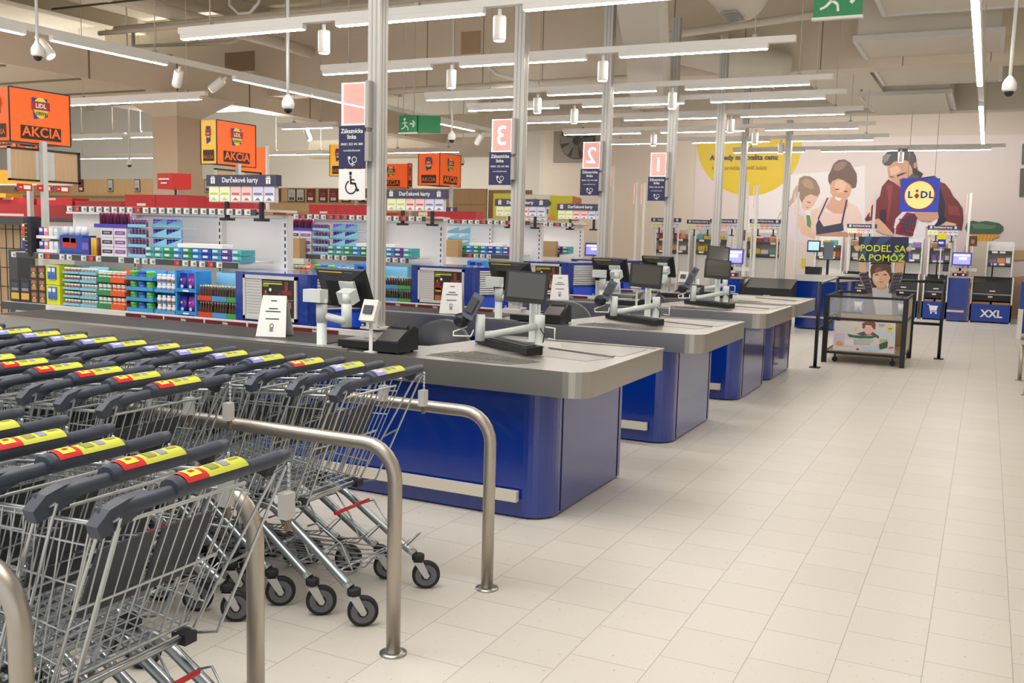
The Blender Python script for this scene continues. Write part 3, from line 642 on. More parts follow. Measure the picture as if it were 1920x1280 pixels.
# cashier chair
t = wthing('cashier_chair', 'x', 'chair', (-3.5, 6.1, 0))
ch = MB(); N = 14
for s_, off in ((0, 0.),):
    pts = [(-3.5+.235*math.cos(a), 0, .74+.2*math.sin(a)) for a in [PI*k/N for k in range(N+1)]] + [(-3.73, 0, .62), (-3.27, 0, .62)][:0]
    prof = [(-3.735, 0, .6)] + [(p[0], 0, p[2]) for p in pts[::-1]] + [(-3.265, 0, .6)]
    front = [(x, 6.0+.04*((x+3.5)/.235)**2*-1, z) for x, _, z in prof]; back = [(x, y+.06, z) for x, y, z in front]
    n = ch.verts(front+back); k = len(prof)
    ch.face(range(n, n+k), dark, True); ch.face([n+k+q for q in range(k)][::-1], dark, True)
    for q in range(k): j = (q+1) % k; ch.face((n+j, n+q, n+k+q, n+k+j), mat('chair_rim', '#4a4d51', .45), True)
WB_(ch, 'backrest', t)
WB_(MB().prism([(-3.5+.24*math.cos(a*PI/8), 6.28+.22*math.sin(a*PI/8)) for a in range(16)], .5, .57, dark), 'seat', t)
WB_(MB().lathe([(.025, .08), (.025, .5)], (-3.5, 6.28, 0), ink, 10), 'gas_column', t)
WB_(MB().bbox((-3.5, 6.08, .6), (.05, .03, .2), ink), 'back_bar', t)
for q in range(5):
    a = q*2*PI/5; WB_(MB().tube([(-3.5, 6.28, .09), (-3.5+.24*math.cos(a), 6.28+.24*math.sin(a), .06)], .018, ink, 6), 'leg', t)
    WB_(MB().lathe([(.03, -.015), (.03, .015)], (-3.5+.24*math.cos(a), 6.28+.24*math.sin(a), .03), ink, 10, 'y'), 'castor', t)
protos.append((t, 'dark grey cashier chair behind %s', 'cashier chairs'))
GDX = [0, .04, .08, .12]
for (t, lab, grp) in protos:
    t['label'] = lab % LANE[0]; t['group'] = grp
    for i in (1, 2, 3):
        l = t.location; far = i == 3 and grp in ('customer displays', 'scanner arms', 'till keyboards')
        copy_thing(t, (l.x+GDX[i]-(.42 if far else 0), l.y+DY[i], l.z+(.12 if far and grp == 'customer displays' else 0)), lab % LANE[i])
# ---------------------------------------------------------------- trolley bay rails
def bay_rail(x, y, label, xl=-7.2):
    t = wthing('bay_rail', label, 'rail', (x, y, 0), 'bent steel trolley bay rails')
    pts = [(x, y, .006), (x, y, .6)] + [(x-.13+.13*math.cos(a), y, .665+.13*math.sin(a)) for a in [PI/2*k/6 for k in range(7)]] + [(xl, y, .795)]
    WB_(MB().tube(pts, .027, rail_m, 18), 'tube', t)
    WB_(MB().lathe([(.052, 0), (.052, .006), (.03, .01)], (x, y, 0), steel, 20), 'floor_flange', t)
    for k in range(2):
        xx = x-2.2*(k+1)
        WB_(MB().tube([(xx, y, .005), (xx, y, .78)], .022, rail_m, 12), 'support_leg', t); WB_(MB().lathe([(.045, 0), (.045, .006)], (xx, y, 0), steel, 16), 'floor_flange', t)
bay_rail(-1.9, 3.69, 'bent steel rail right beside the nearest blue counter')
bay_rail(-1.9, 2.93, 'bent steel rail between the far and middle trolley rows')
bay_rail(-1.9, 2.17, 'bent steel rail between the middle and near trolley rows')
bay_rail(-1.93, 1.41, 'bent steel rail at the lower left corner', -5.5)
# ---------------------------------------------------------------- trolleys
def lerp(a, b_, k): return tuple(a[i]+(b_[i]-a[i])*k for i in range(3))
W_ = .0028
def trolley(label, stick):
    t = thing('shopping_trolley', label, 'shopping trolley', (0, 0, 0))
    # basket corners: rear top, rear bottom, front top, front bottom
    RT, RB, FT, FB = (-.10, .27, .93), (-.29, .225, .46), (-.98, .2, .86), (-.9, .17, .56)
    mir = lambda p: (p[0], -p[1], p[2])
    b = MB()
    def wr(a, c_, r=W_, seg=4): b.tube([a, c_], r, chrome, seg, cap=False)
    for s in (lambda p: p, mir):
        for k in range(19):
            q = k/18; wr(s(lerp(RT, FT, q)), s(lerp(RB, FB, q)))
        wr(s(RT), s(FT), .006, 6); wr(s(RB), s(FB), .0045, 6)
        for q in (.12, .35, .62, .82): wr(s(lerp(RT, RB, q)), s(lerp(FT, FB, q)), .003)
    for k in range(11):
        q = k/10; wr(lerp(FT, mir(FT), q), lerp(FB, mir(FB), q)); wr(lerp(RB, mir(RB), q), lerp(FB, mir(FB), q), .0025)
    for k in range(17):
        q = k/16; a = lerp(RB, FB, q); wr(a, mir(a), .0025)
    wr(FT, mir(FT), .006, 6); wr(FB, mir(FB), .0045, 6); wr(RB, mir(RB), .0055, 6)
    for q in (.3, .7): wr(lerp(FT, FB, q), mir(lerp(FT, FB, q)))
    b.build('basket', t)
    # rear gate, hinged at the top
    b = MB(); GT, GB = (-.12, .25, .9), (-.30, .215, .48)
    for k in range(13):
        q = k/12; wr(lerp(GT, mir(GT), q), lerp(GB, mir(GB), q), .003)
    for k in (.0, .5, 1): wr(lerp(GT, GB, k), mir(lerp(GT, GB, k)), .005, 6)
    for s in (1, -1):
        wr((-.05, s*.29, .93), (-.31, s*.235, .44), .0045, 6); wr((.0, s*.275, .96), (-.22, s*.245, .46), .0045, 6); wr((-.05, s*.29, .93), (.0, s*.275, .96), .0045, 6); wr((-.31, s*.235, .44), (-.22, s*.245, .46), .0045, 6)
        wr((-.19, s*.262, .66), (-.12, s*.262, .7), .004)
    b.build('rear_gate', t)
    for s in (-1, 1):
        p = MB(); y0, y1 = sorted((s*.012, s*.185)); u = Vector((-.33, 0, -.76)).normalized()
        o = Vector((-.175, 0, .83)); A = o+Vector((0, y0, 0)); B_ = o+Vector((0, y1, 0)); p.prism_dir([A, A+u*.2, B_+u*.2, B_], (-.006, 0, .002), dark); p.build('child_seat_panel', t)
    b = MB()
    for s in (-1, 1):
        for k in range(3): wr((-.2-.02*k, s*(.03+.05*k), .8), (-.45, s*(.03+.05*k), .76-.02*k))
    wr((-.45, -.16, .73), (-.45, .16, .73), .004); b.build('child_seat_rack', t)
    # handle
    hp = [(-.05, -.295, .962), (-.035, -.255, .967), (-.005, -.19, .978), (.004, 0, .985), (.0, .18, .985), (-.005, .24, .986), (-.012, .285, .986)]
    h = MB().tube(hp, [.016, .019, .018, .018, .0185, .019, .015], handle_m, 12).prism_dir([(-.05, -.175, .992), (-.05, -.175, .962), (-.05, -.25, .935), (-.05, -.315, .918), (-.05, -.325, .948), (-.05, -.29, .978), (-.05, -.24, .99)], (.036, 0, 0), handle_m).build('handle', t)
    g = MB(); n_ = 10; ring = [(.038*math.cos(a)-.008, .026*math.sin(a)+.99) for a in [2*PI*k/n_ for k in range(n_)]]
    na = g.verts([(x, y, z) for y, sc_ in ((-.13, .8), (-.11, 1), (.1, 1), (.115, .8)) for x, z in [((x_*sc_), .99+(z_-.99)*sc_) for x_, z_ in ring]])
    for j in range(3):
        for q in range(n_): w2 = (q+1) % n_; g.face((na+j*n_+q, na+j*n_+w2, na+(j+1)*n_+w2, na+(j+1)*n_+q), handle_m, True)
    g.face([na+q for q in range(n_)], handle_m); g.face([na+3*n_+q for q in range(n_)][::-1], handle_m); g.build('handle_grip_pad', t)
    s_ = MB()
    def pad(y0, y1, z_off, m_, a0=.35, a1=2.2):
        P_ = [(.0387*math.cos(a)-.008, .0267*math.sin(a)+.99) for a in [a0+(a1-a0)*k/6 for k in range(7)]]
        n = s_.verts([(x, y, z+z_off) for x, z in P_ for y in (y0, y1)])
        for k in range(6): s_.face((n+2*k, n+2*k+2, n+2*k+3, n+2*k+1), m_, True)
    cA, cB = {'red': (mat('sticker_red', '#d2202c', .35), yellow), 'violet': (mat('sticker_lavender', '#8f93d8', .35), mat('sticker_pale', '#cfcdd6', .35))}[stick]
    pad(-.105, -.035, .0012, cA); pad(-.035, .098, .0012, mat('sticker_lime', '#cdd148', .4))
    pad(-.09, -.05, .0022, mat('logo_yellow', '#f0e04a', .35) if stick == 'red' else cB, .8, 1.9); pad(-.078, -.062, .003, red if stick == 'red' else cA, 1.2, 1.5)
    pad(-.02, .01, .0022, mat('print_olive', '#8d8f3a', .5), .9, 1.7); pad(.022, .045, .0022, mat('print_grey', '#8c8fae', .5), .9, 1.7); pad(.06, .09, .0022, mat('print_olive'), 1.3, 1.6)
    s_.build('handle_sticker', t)
    for s in (-1, 1): MB().bbox((-.04, s*.235, .958), (.045, .03, .035), ink, (0, .4, 0)).build('handle_bracket', t)
    # coin lock and chain
    c_ = MB().bbox((.025, .245, .86), (.03, .035, .07), lightgrey).build('coin_lock', t)
    ck = MB()
    for k in range(6): ck.lathe([(.004, -.007), (.007, 0), (.004, .007)], (.018, .262, .965-k*.014), chrome, 6)
    ck.bbox((.025, .25, .81), (.012, .016, .04), mat('lock_bronze', '#8a7a6a', .4, .5)); ck.build('chain', c_)
    # chassis
    f = MB()
    for s in (-1, 1):
        f.tube([(-.92, s*.16, .46), (-.62, s*.19, .42), (-.42, s*.21, .415), (-.36, s*.212, .39), (-.03, s*.235, .17), (-.0, s*.238, .155)], .018, zinc, 8)
        f.tube([(-.62, s*.19, .42), (-.66, s*.17, .17)], .012, zinc, 8)
    f.tube([(-.28, -.22, .455), (-.28, .22, .455)], .009, zinc, 8); f.tube([(-.42, -.21, .415), (-.42, .21, .415)], .012, zinc, 8); f.tube([(-.92, -.16, .46), (-.92, .16, .46)], .012, zinc, 8)
    f.build('chassis', t)
    for s in (-1, 1): MB().bbox((-.29, s*.19, .45), (.05, .045, .03), ink).build('stop_buffer', t)
    tr = MB(); b = tr
    for k in range(7): y = -.18+.06*k; tr.tube([(-.62, y*.85, .16), (-.2, y, .175), (-.02, y, .2)], .0028, chrome, 4, cap=False)
    for x, z in ((-.6, .16), (-.35, .17), (-.12, .18)): wr((x, -.2, z), (x, .2, z), .004, 6)
    for s in (-1, 1): tr.tube([(-.02, s*.2, .2), (.05, s*.2, .27), (.06, s*.14, .28), (-.02, s*.12, .2)], .003, chrome, 5); tr.tube([(-.25, s*.2, .36), (-.2, s*.2, .38), (-.1, s*.17, .3), (-.04, s*.17, .19)], .004, chrome, 5); tr.tube([(-.05, s*.2, .2), (-.18, s*.1, .14), (-.25, 0, .13)], .003, chrome, 5)
    tr.build('lower_rack', t)
    MB().tube([(-.17, -.12, .405), (-.17, .12, .405)], .008, mat('red_bar', '#c8161e', .4), 8).build('red_cross_bar', t)
    for (x, s, a) in ((0.015, -1, .62), (0.015, 1, .55), (-.66, -1, .1), (-.66, 1, .5)):
        y = s*(.24 if x > -.3 else .17); cs = thing('castor', None, None, (x, y, 0), 0); cs.parent = t; cs.rotation_euler = (0, 0, a)
        MB().lathe([(.024, 0), (.028, .004), (.028, .026), (.02, .03)], (0, 0, .128), tyre_d, 14).build('dust_cap', cs)
        fk = MB()
        for q in (-1, 1): fk.prism_dir([(-.022, q*.02, .13), (.02, q*.02, .13), (.052, q*.02, .062), (.044, q*.02, .048), (.03, q*.02, .05)], (0, q*.003, 0), lightgrey)
        fk.box(-.022, .022, -.023, .023, .124, .13, lightgrey); fk.build('fork', cs)
        MB().lathe([(.054, -.015), (.0625, -.011), (.0625, .011), (.054, .015)], (.036, 0, .0627), tyre_d, 22, 'y').lathe([(.048, -.0155), (.048, .0155)], (.036, 0, .0627), tyre, 22, 'y').lathe([(.022, -.018), (.022, .018)], (.036, 0, .0627), tyre_d, 14, 'y').lathe([(.008, -.026), (.008, .026)], (.036, 0, .0627), lightgrey, 8, 'y').build('wheel', cs)
    return t
red_t = trolley('', 'red'); vio_t = trolley('', 'violet')
used = set()
def place_trolley(kind, x, y, lab, grp, rz=0.):
    src = red_t if kind == 'red' else vio_t
    o = src if kind not in used else copy_tree(src)
    used.add(kind); o.location = (x, y, 0); o.rotation_euler = (0, 0, rz); o['label'] = lab; o['group'] = grp
ORD = ['front', 'second', 'third', 'fourth', 'fifth', 'sixth', 'seventh', 'eighth', 'ninth', 'tenth', 'eleventh', 'twelfth', 'thirteenth', 'fourteenth', 'fifteenth', 'sixteenth', 'seventeenth', 'eighteenth', 'nineteenth', 'twentieth']
def row(n, x0, y, rowname, grp, kinds, pitch=.212):
    for k in range(n):
        kd = kinds(k); jit = random.uniform(-.012, .012)
        place_trolley(kd, x0-k*pitch, y+jit, '%s trolley of the %s, %s handle sticker' % (ORD[k], rowname, 'red and yellow' if kd == 'red' else 'lavender and yellow'), grp, random.uniform(-.012, .012))
row(19, -2.19, 3.31, 'far row', 'trolleys nested in the far row', lambda k: 'violet' if k < 12 and k != 2 else 'red')
row(13, -2.66, 2.62, 'middle row', 'trolleys nested in the middle row', lambda k: 'red')
row(9, -1.64, 1.72, 'near row', 'trolleys nested in the near row', lambda k: 'red')
# ---------------------------------------------------------------- impulse racks behind the belts
rack_grey = mat('rail_grey', '#44474a', .5)
tagw = mat('price_tag_white', '#e6e4e0', .5)
rackw = mat('rack_white', '#e3e1de', .5)
PCOL = {}
def pc(h): 
    if h not in PCOL: PCOL[h] = mat('print_'+h.strip('#'), h, .45)
    return PCOL[h]
def rack(i):
    D = DY[i]; dx = [0, .06, .09, .0][i]; X1 = -4.86+dx; X0 = [-7.85, -7.0, -6.4, -6.2][i]
    t = wthing('impulse_rack', 'white slotted shelf rack behind the belt of %s' % LANE[i], 'shelf rack', ((X0+X1)/2, 5.9+D, 0), 'white racks behind the belts')
    n = 2; ups = [X1, X1-.66, X1-1.6]
    yb = 5.98+D
    for k, x in enumerate(ups):
        u = MB(); u.box(x-.02, x+.02, yb-.07, yb, 0, 1.66, rackw); 
        s = MB()
        for q in range(12): s.box(x-.006, x+.006, yb-.0715, yb-.07, 1.0+q*.052, 1.03+q*.052, ink)
        o = WB_(u, 'upright', t); WB_(s, 'slots', t, o)
    WB_(MB().box(ups[-1]-(.8 if i == 0 else .1), X1, yb-.02, yb-.005, .86, 1.64, rackw), 'back_panel', t)
    WB_(MB().box(X1-.05, X1+.025, yb-.065, yb-.005, .8, 1.655, rackw), 'end_panel', t)
    WB_(MB().box(ups[-1]-(.8 if i == 0 else .1), X1, yb-.09, yb-.0, 1.64, 1.665, offwhite), 'top_beam', t)
    for nm, z, xa, xb, yf, m_ in (('base_shelf', .875, X0+.25, X1-.03, 5.5, rackw), ('middle_shelf', 1.305, X0+.35, X1-.12, 5.52, rackw), ('top_shelf', 1.7, X0+1.0 if i == 0 else X0+.1, X1+.06, 5.52, rackw)):
        if nm == 'top_shelf' and i == 0: xa = -6.8
        o = WB_(MB().box(xa, xb, yf+D, yb-.07 if z < 1.6 else yb, z-.018, z, m_), nm, t)
        h = .062 if nm == 'base_shelf' else .045
        r = WB_(MB().box(xa, xb, yf+D-.012, yf+D, z-h-.002, z-.002, rack_grey), 'price_rail', t)
        if nm != 'base_shelf':
            k = 0; x = xa+.03
            random.seed(int(z*100)+i)
            while x < xb-.06:
                if nm == 'top_shelf' or random.random() < .55:
                    col = tagw if random.random() < .85 else red_b
                    WB_(MB().box(x, x+.055, yf+D-.018, yf+D-.012, z-h, z-.004, col).box(x+.025, x+.05, yf+D-.0195, yf+D-.018, z-h+.008, z-.014, inkg), 'price_tag', t, r)
                x += .085
    br = MB()
    for x in ups: br.box(x-.015, x+.015, 5.56+D, yb-.07, .82, .86, rackw)
    WB_(br, 'shelf_bracket', t)
    WB_(MB().box(X0+.25, X1-.25, 5.62+D, 5.66+D, 0, .8, rackw), 'kick_panel', t)
    # top-shelf carriers seen as dark hooks under the card header
    return t
for i in range(4): rack(i)
# gift card racks on top
CARDS = ['#f0f2cf', '#eff2c6', '#f2c9c5', '#f2c9c5', '#d6d5ea', '#d6d5ea']
def gift_rack(x0, x1, y, z, label, stand=False):
    t = wthing('gift_card_rack', label, 'card rack', ((x0+x1)/2, y, z), 'gift card racks')
    w_ = x1-x0
    WB_(MB().box(x0-.01, x1+.02, y-.03, y+.03, z+.155, z+.235, mat('header_plum', '#43405c', .5)), 'header', t)
    g = MB(); g.text('Darčekové karty', .052, ((x0+x1)/2, y-.032, z+.18), paper, bold=.02, squeeze=.95)
    for cx in (x0+.055, x1-.05):
        g.box(cx-.02, cx-.003, y-.033, y-.031, z+.17, z+.2, paper); g.box(cx+.003, cx+.02, y-.033, y-.031, z+.17, z+.2, paper); g.box(cx-.023, cx+.023, y-.033, y-.031, z+.203, z+.212, paper)
        g.ring((cx-.009, y-.032, z+.219), .004, .008, (1,0,0), (0,0,1), paper, 8); g.ring((cx+.009, y-.032, z+.219), .004, .008, (1,0,0), (0,0,1), paper, 8)
    WB_(g, 'header_lettering', t)
    for k in range(6):
        a = x0+.005+k*w_/6
        c_ = MB().box(a, a+w_/6-.008, y-.02, y-.012, z+.04, z+.152, pc(CARDS[k])); c_.box(a+.005, a+w_/6-.013, y-.0215, y-.02, z+.045, z+.08, paper)
        m2 = [pc('#c3d35c'), pc('#c3d35c'), pc('#d2666a'), pc('#d2666a'), pc('#777a98'), pc('#777a98')][k]
        c_.poly([(a+.02, y-.022, z+.05), (a+w_/6-.03, y-.022, z+.05), (a+w_/12-.004, y-.022, z+.072)], m2); c_.box(a+.012, a+w_/6-.022, y-.0215, y-.02, z+.09, z+.105, m2)
        WB_(c_, 'gift_card_stack', t)
    WB_(MB().box(x0, x1, y-.01, y+.02, z+.035, z+.16, rackw), 'back_panel', t)
    if stand: WB_(MB().box(x0+.02, x0+.05, y+.02, y+.05, 0, z+.15, rackw).box(x1-.05, x1-.02, y+.02, y+.05, 0, z+.15, rackw), 'stand', t)
    h = MB()
    for q in (.28, .8): xx = x0+q*w_; h.box(xx-.012, xx+.012, y-.03, y, z-.085, z+.04, ink); h.box(xx-.045, xx+.045, y-.05, y+.02, z-.1, z-.08, ink)
    WB_(h, 'foot_bracket', t)
    return t
gift_rack(-5.27, -4.64, 5.55, 1.712, 'gift card rack with plum header, nearest, left of the wheelchair sign')
gift_rack(-5.18, -4.55, 7.81, 1.712, 'gift card rack with plum header right of the nearest silver post')
gift_rack(-5.16, -4.53, 10.05, 1.712, 'gift card rack with plum header crossed by the number three post')
gift_rack(-5.05, -4.42, 11.6, 1.712, 'gift card rack with plum header left of the number two post')
# ---------------------------------------------------------------- goods: one builder per kind, placed in world coordinates
GOODS = []
def good(name, label, cat, base, group, rowk):
    t = wthing(name, label, cat, base, group); GOODS.append((t, rowk)); return t
def carton(name, x0, x1, y0, y1, z0, z1, col, lab, cat='box', group=None, row='base', bands=(), rz=0):
    t = good(name, lab, cat, ((x0+x1)/2, (y0+y1)/2, z0), group, row)
    m = MB().box(x0+.001, x1-.001, y0, y1, z0, z1-.001, pc(col)); WB_(m, 'carton', t)
    if bands:
        b = MB()
        for (u0, u1, v0, v1, h) in bands: b.box(x0+u0*(x1-x0), x0+u1*(x1-x0), y0-.0015, y0, z0+v0*(z1-z0), z0+v1*(z1-z0), pc(h))
        WB_(b, 'label_print', t)
    return t
def tray(name, x0, x1, y0, y1, z0, h, lip, col, lab, group=None, row='base', back=None, notch=False):
    t = good(name, lab, 'display tray', ((x0+x1)/2, (y0+y1)/2, z0), group, row)
    m = pc(col); b = MB(); b.box(x0, x1, y0, y1, z0, z0+.004, m); b.box(x0, x1, y0, y0+.003, z0, z0+lip, m); b.box(x0, x1, y1-.003, y1, z0, z0+h, m)
    for x in (x0, x1-.003): b.prism_dir([(x, y0, z0), (x, y1, z0), (x, y1, z0+h), (x, y0+.02, z0+h if back else z0+lip)], (.003, 0, 0), m)
    WB_(b, 'tray', t)
    return t
def lathe_item(name, x, y, z, prof, cols, lab, cat, group, row):
    """cols: list of (h0, h1, colour) bands along the profile height"""
    t = good(name, lab, cat, (x, y, z), group, row); prev = None
    for pn, pr, col in cols:
        WB_(MB().lathe(pr, (x, y, z), pc(col), 10), pn, t)
    return t
BOT = [(.018, 0), (.02, .004), (.02, .05), (.016, .062), (.009, .085), (.009, .095)]
CAPP = [(.011, .095), (.011, .11)]
gid = 'rack of the nearest checkout'
# far left dark boxes
for k in range(2):
    x = -7.54+k*.165
    carton('snack_box', x, x+.155, 5.53, 5.66, .877, 1.07, '#2f3138', 'dark carton with yellow print, %s on the base shelf at the far left' % ['leftmost', 'second'][k], bands=((.1, .9, .12, .4, '#e0b040'), (.15, .85, .5, .62, '#8f9196'), (.2, .8, .66, .85, '#454a5a')))
# dark grey stacked cartons with orange fruit prints
for c_ in range(2):
    for r_ in range(3):
        x = -7.21+c_*.165
        carton('snack_box', x, x+.155, 5.53, 5.7, .877+r_*.105, .877+r_*.105+.103, '#3c3c40', 'grey carton with orange pictures, %s column, %s' % (['left', 'right'][c_], ['bottom', 'middle', 'top'][r_]), group='grey cartons stacked beside the yellow displays', bands=((.2, .8, .08, .38, '#c98a3a'), (.2, .8, .55, .85, '#b06a38'), (.35, .65, .4, .5, '#d8d4cc')))
# yellow displays, two tiers, with blue pouches
for r_ in range(2):
    z = .877+r_*.168
    t = carton('yellow_display_box', -6.88, -6.7, 5.53, 5.7, z, z+.165, '#d9de20', 'lime yellow display box holding blue packs, %s tier' % ['lower', 'upper'][r_], 'display box', bands=((.2, .8, .25, .92, '#c7ccd8'),))
    for q in range(2): carton('blue_pouch', -6.84+q*.055, -6.79+q*.055, 5.515, 5.528, z+.045, z+.15, '#4a78b8', 'blue and white pouch in the %s yellow display, %s' % (['lower', 'upper'][r_], ['left', 'right'][q]), 'pouch', bands=((.1, .9, .6, .9, '#e8ecf2'), (.3, .7, .1, .3, '#2a4f90')))
# light blue trays with cups, five tiers by two columns
for c_ in range(2):
    for r_ in range(5):
        x0 = -6.66+c_*.178; z = .877+r_*.066
        tray('cup_tray', x0, x0+.172, 5.53, 5.66, z, .064, .024, '#7cc1dc', 'light blue tray of cups, %s column, tier %s from the base' % (['left', 'right'][c_], ['one', 'two', 'three', 'four', 'five'][r_]), 'light blue cup trays')
        for k in range(5):
            lathe_item('dessert_cup', x0+.02+k*.033, 5.552, z+.005, None, (('cup', [(.012, 0), (.015, .034)], ['#6d4a3c', '#a8a49c'][c_] if r_ % 2 else ['#8a5a4a', '#8f9a8a'][c_]), ('lid', [(.0155, .034), (.0155, .05), (.006, .052)], '#ece8e2')), 'small white lidded cup in light blue tray, %s column, tier %s' % (['left', 'right'][c_], ['one', 'two', 'three', 'four', 'five'][r_]), 'cup', 'cups in the %s column, tier %d' % (['left', 'right'][c_], r_+1), 'base')
# green and orange trays of white tins, three tiers
for c_, (x0, w_, col, cname) in enumerate(((-6.305, .165, '#2f8a55', 'green'), (-6.135, .17, '#e25a22', 'orange'))):
    for r_ in range(3):
        z = .877+r_*.107
        tray('tin_tray', x0, x0+w_, 5.525, 5.68, z, .1, .045, col, '%s tray of tins, %s tier' % (cname, ['bottom', 'middle', 'top'][r_]), 'green and orange tin trays')
        for k in range(3):
            lathe_item('white_tin', x0+.03+k*.052, 5.555, z+.006, None, (('tin', [(.022, 0), (.022, .075)], '#dfe0d6' if c_ == 0 else '#e7b9a4'), ('lid', [(.0225, .075), (.0225, .088)], '#f2f0ea'), ('label_band', [(.0224, .05), (.0224, .064)], '#59a070' if c_ == 0 else '#d2552c')), 'white tin with %s band in the %s tray, %s tier' % (cname, cname, ['bottom', 'middle', 'top'][r_]), 'tin', 'tins in the %s trays, tier %d' % (cname, r_+1), 'base')
# blue display with green lidded tubs, four tiers
for r_ in range(4):
    z = .877+r_*.083
    tray('tub_tray', -5.94, -5.64, 5.52, 5.68, z, .078, .03, '#3f9ad6', 'sky blue tray of green lidded tubs, tier %s' % ['one', 'two', 'three', 'four'][r_], 'sky blue tub trays')
    for k in range(3):
        lathe_item('gum_tub', -5.885+k*.09, 5.565, z+.005, None, (('tub', [(.035, 0), (.036, .045)], ['#3c8f4a', '#3d5fb8', '#4fa05a'][k]), ('lid', [(.036, .045), (.036, .066), (.03, .069)], ['#5fd04a', '#2f62c8', '#6fd850'][k])), 'round gum tub with %s lid on sky blue tray, tier %s' % (['green', 'blue', 'bright green'][k], ['one', 'two', 'three', 'four'][r_]), 'tub', None, 'base')
# blue display with white tubs, two tall tiers
for r_ in range(2):
    z = .877+r_*.165
    tray('bottle_tray', -5.62, -5.41, 5.52, 5.68, z, .16, .025, '#4a9fd8', 'blue tray with white bottles, %s tier' % ['lower', 'upper'][r_], 'blue white-bottle trays')
    for k in range(4):
        for s_ in range(2):
            lathe_item('white_bottle', -5.595+k*.051, 5.55, z+.005+s_*.07, None, (('bottle', [(.019, 0), (.02, .045), (.016, .05)], '#e9e9ec'), ('cap', [(.016, .05), (.016, .068)], '#f6f4f0'), ('label_band', [(.0203, .01), (.0203, .03)], ['#8f9098', '#5f7ac0', '#b0735a', '#8a8c96'][k])), 'white bottle with %s label, %s tray, %s layer' % (['grey', 'blue', 'brown', 'silver'][k], ['lower', 'upper'][r_], ['bottom', 'top'][s_]), 'bottle', None, 'base')
# blue display boxes with purple bags, two tiers
for r_ in range(2):
    z = .877+r_*.175
    t = good('bag_display', 'blue cardboard display with purple bags, %s tier' % ['lower', 'upper'][r_], 'display box', (-5.3, 5.6, z), 'blue purple-bag displays', 'base')
    WB_(MB().box(-5.4, -5.385, 5.52, 5.68, z, z+.17, pc('#2f8ad2')).box(-5.225, -5.21, 5.52, 5.68, z, z+.17, pc('#2f8ad2')).box(-5.385, -5.225, 5.67, 5.68, z, z+.17, pc('#2f8ad2')).box(-5.385, -5.225, 5.52, 5.67, z, z+.006, pc('#2f8ad2')).box(-5.385, -5.225, 5.52, 5.525, z, z+.035, pc('#2f8ad2')).box(-5.33, -5.28, 5.518, 5.52, z+.01, z+.022, paper), 'display_case', t)
    for q in range(2):
        t = good('sweets_bag', '%s sweets bag in the %s blue display' % (['dark purple', 'magenta purple'][q], ['lower', 'upper'][r_]), 'bag', (-5.34+q*.07, 5.55, z+.036), 'purple sweets bags', 'base')
        x = -5.345+q*.075; m = pc(['#3a2a9a', '#8a2f9a'][q])
        g = MB(); n = g.verts([(x-.033, 5.55, z+.01), (x+.033, 5.55, z+.01), (x+.035, 5.54, z+.08), (x+.03, 5.55, z+.15), (x-.03, 5.55, z+.15), (x-.035, 5.54, z+.08), (x, 5.528, z+.07), (x, 5.575, z+.07)])
        ring = [0, 1, 2, 3, 4, 5]
        for a in range(6): b_ = (a+1) % 6; g.face((n+a, n+b_, n+6), m, True); g.face((n+b_, n+a, n+7), m, True)
        WB_(g, 'bag', t); WB_(MB().disc((x, 5.527, z+.05), .014, (1,0,0), (0,.0,1), pc('#b8c8e8'), 10).disc((x-.005, 5.527, z+.1), .01, (1,0,0), (0,.0,1), pc('#e0a860' if q == 0 else '#d080b0'), 10), 'bag_print', t)
# widen the spacing of the base shelf goods to the shelf's real run
_src = [-7.6, -7.21, -6.88, -6.66, -6.305, -5.94, -5.62, -5.40, -5.21]; _dst = [-7.58, -7.28, -7.08, -6.88, -6.48, -6.14, -5.83, -5.61, -5.395]
for (t, rowk) in GOODS:
    if rowk != 'base': continue
    x = t.location.x
    for k in range(len(_src)-1):
        if _src[k] <= x < _src[k+1]:
            sl = (_dst[k+1]-_dst[k])/(_src[k+1]-_src[k]); t.location.x = _dst[k]+(x-_src[k])*sl; t.scale.x = sl; break
# tall light blue box behind
carton('tall_blue_box', -5.38, -5.12, 5.72, 5.88, .877, 1.21, '#7fbfe2', 'tall plain light blue carton standing behind the small bottles', 'box')
# bottle crates, two tiers, three colours
for r_ in range(2):
    z = .877+r_*.125
    for c_, (x0, col, cn) in enumerate(((-5.385, '#c8452a', 'red'), (-5.24, '#4a94d2', 'blue'), (-5.095, '#3f9a4c', 'green'))):
        tray('bottle_crate', x0, x0+.142, 5.52, 5.66, z, .045, .04, col, '%s crate of small drink bottles, %s tier' % (cn, ['lower', 'upper'][r_]), 'small bottle crates')
        for k in range(5):
            for q in range(2):
                lathe_item('drink_bottle', x0+.018+k*.0265, 5.54+q*.05, z+.005, None, (('bottle', [(.011, 0), (.012, .004), (.012, .06), (.006, .085), (.005, .1)], ['#5a3020', '#46301f', '#4a3a24'][c_]), ('cap', [(.0065, .1), (.0065, .114)], '#e0cfa0')), 'small brown drink bottle in the %s crate, %s tier' % (cn, ['lower', 'upper'][r_]), 'bottle', 'small bottles in the %s crate, %s tier' % (cn, ['lower', 'upper'][r_]), 'base')
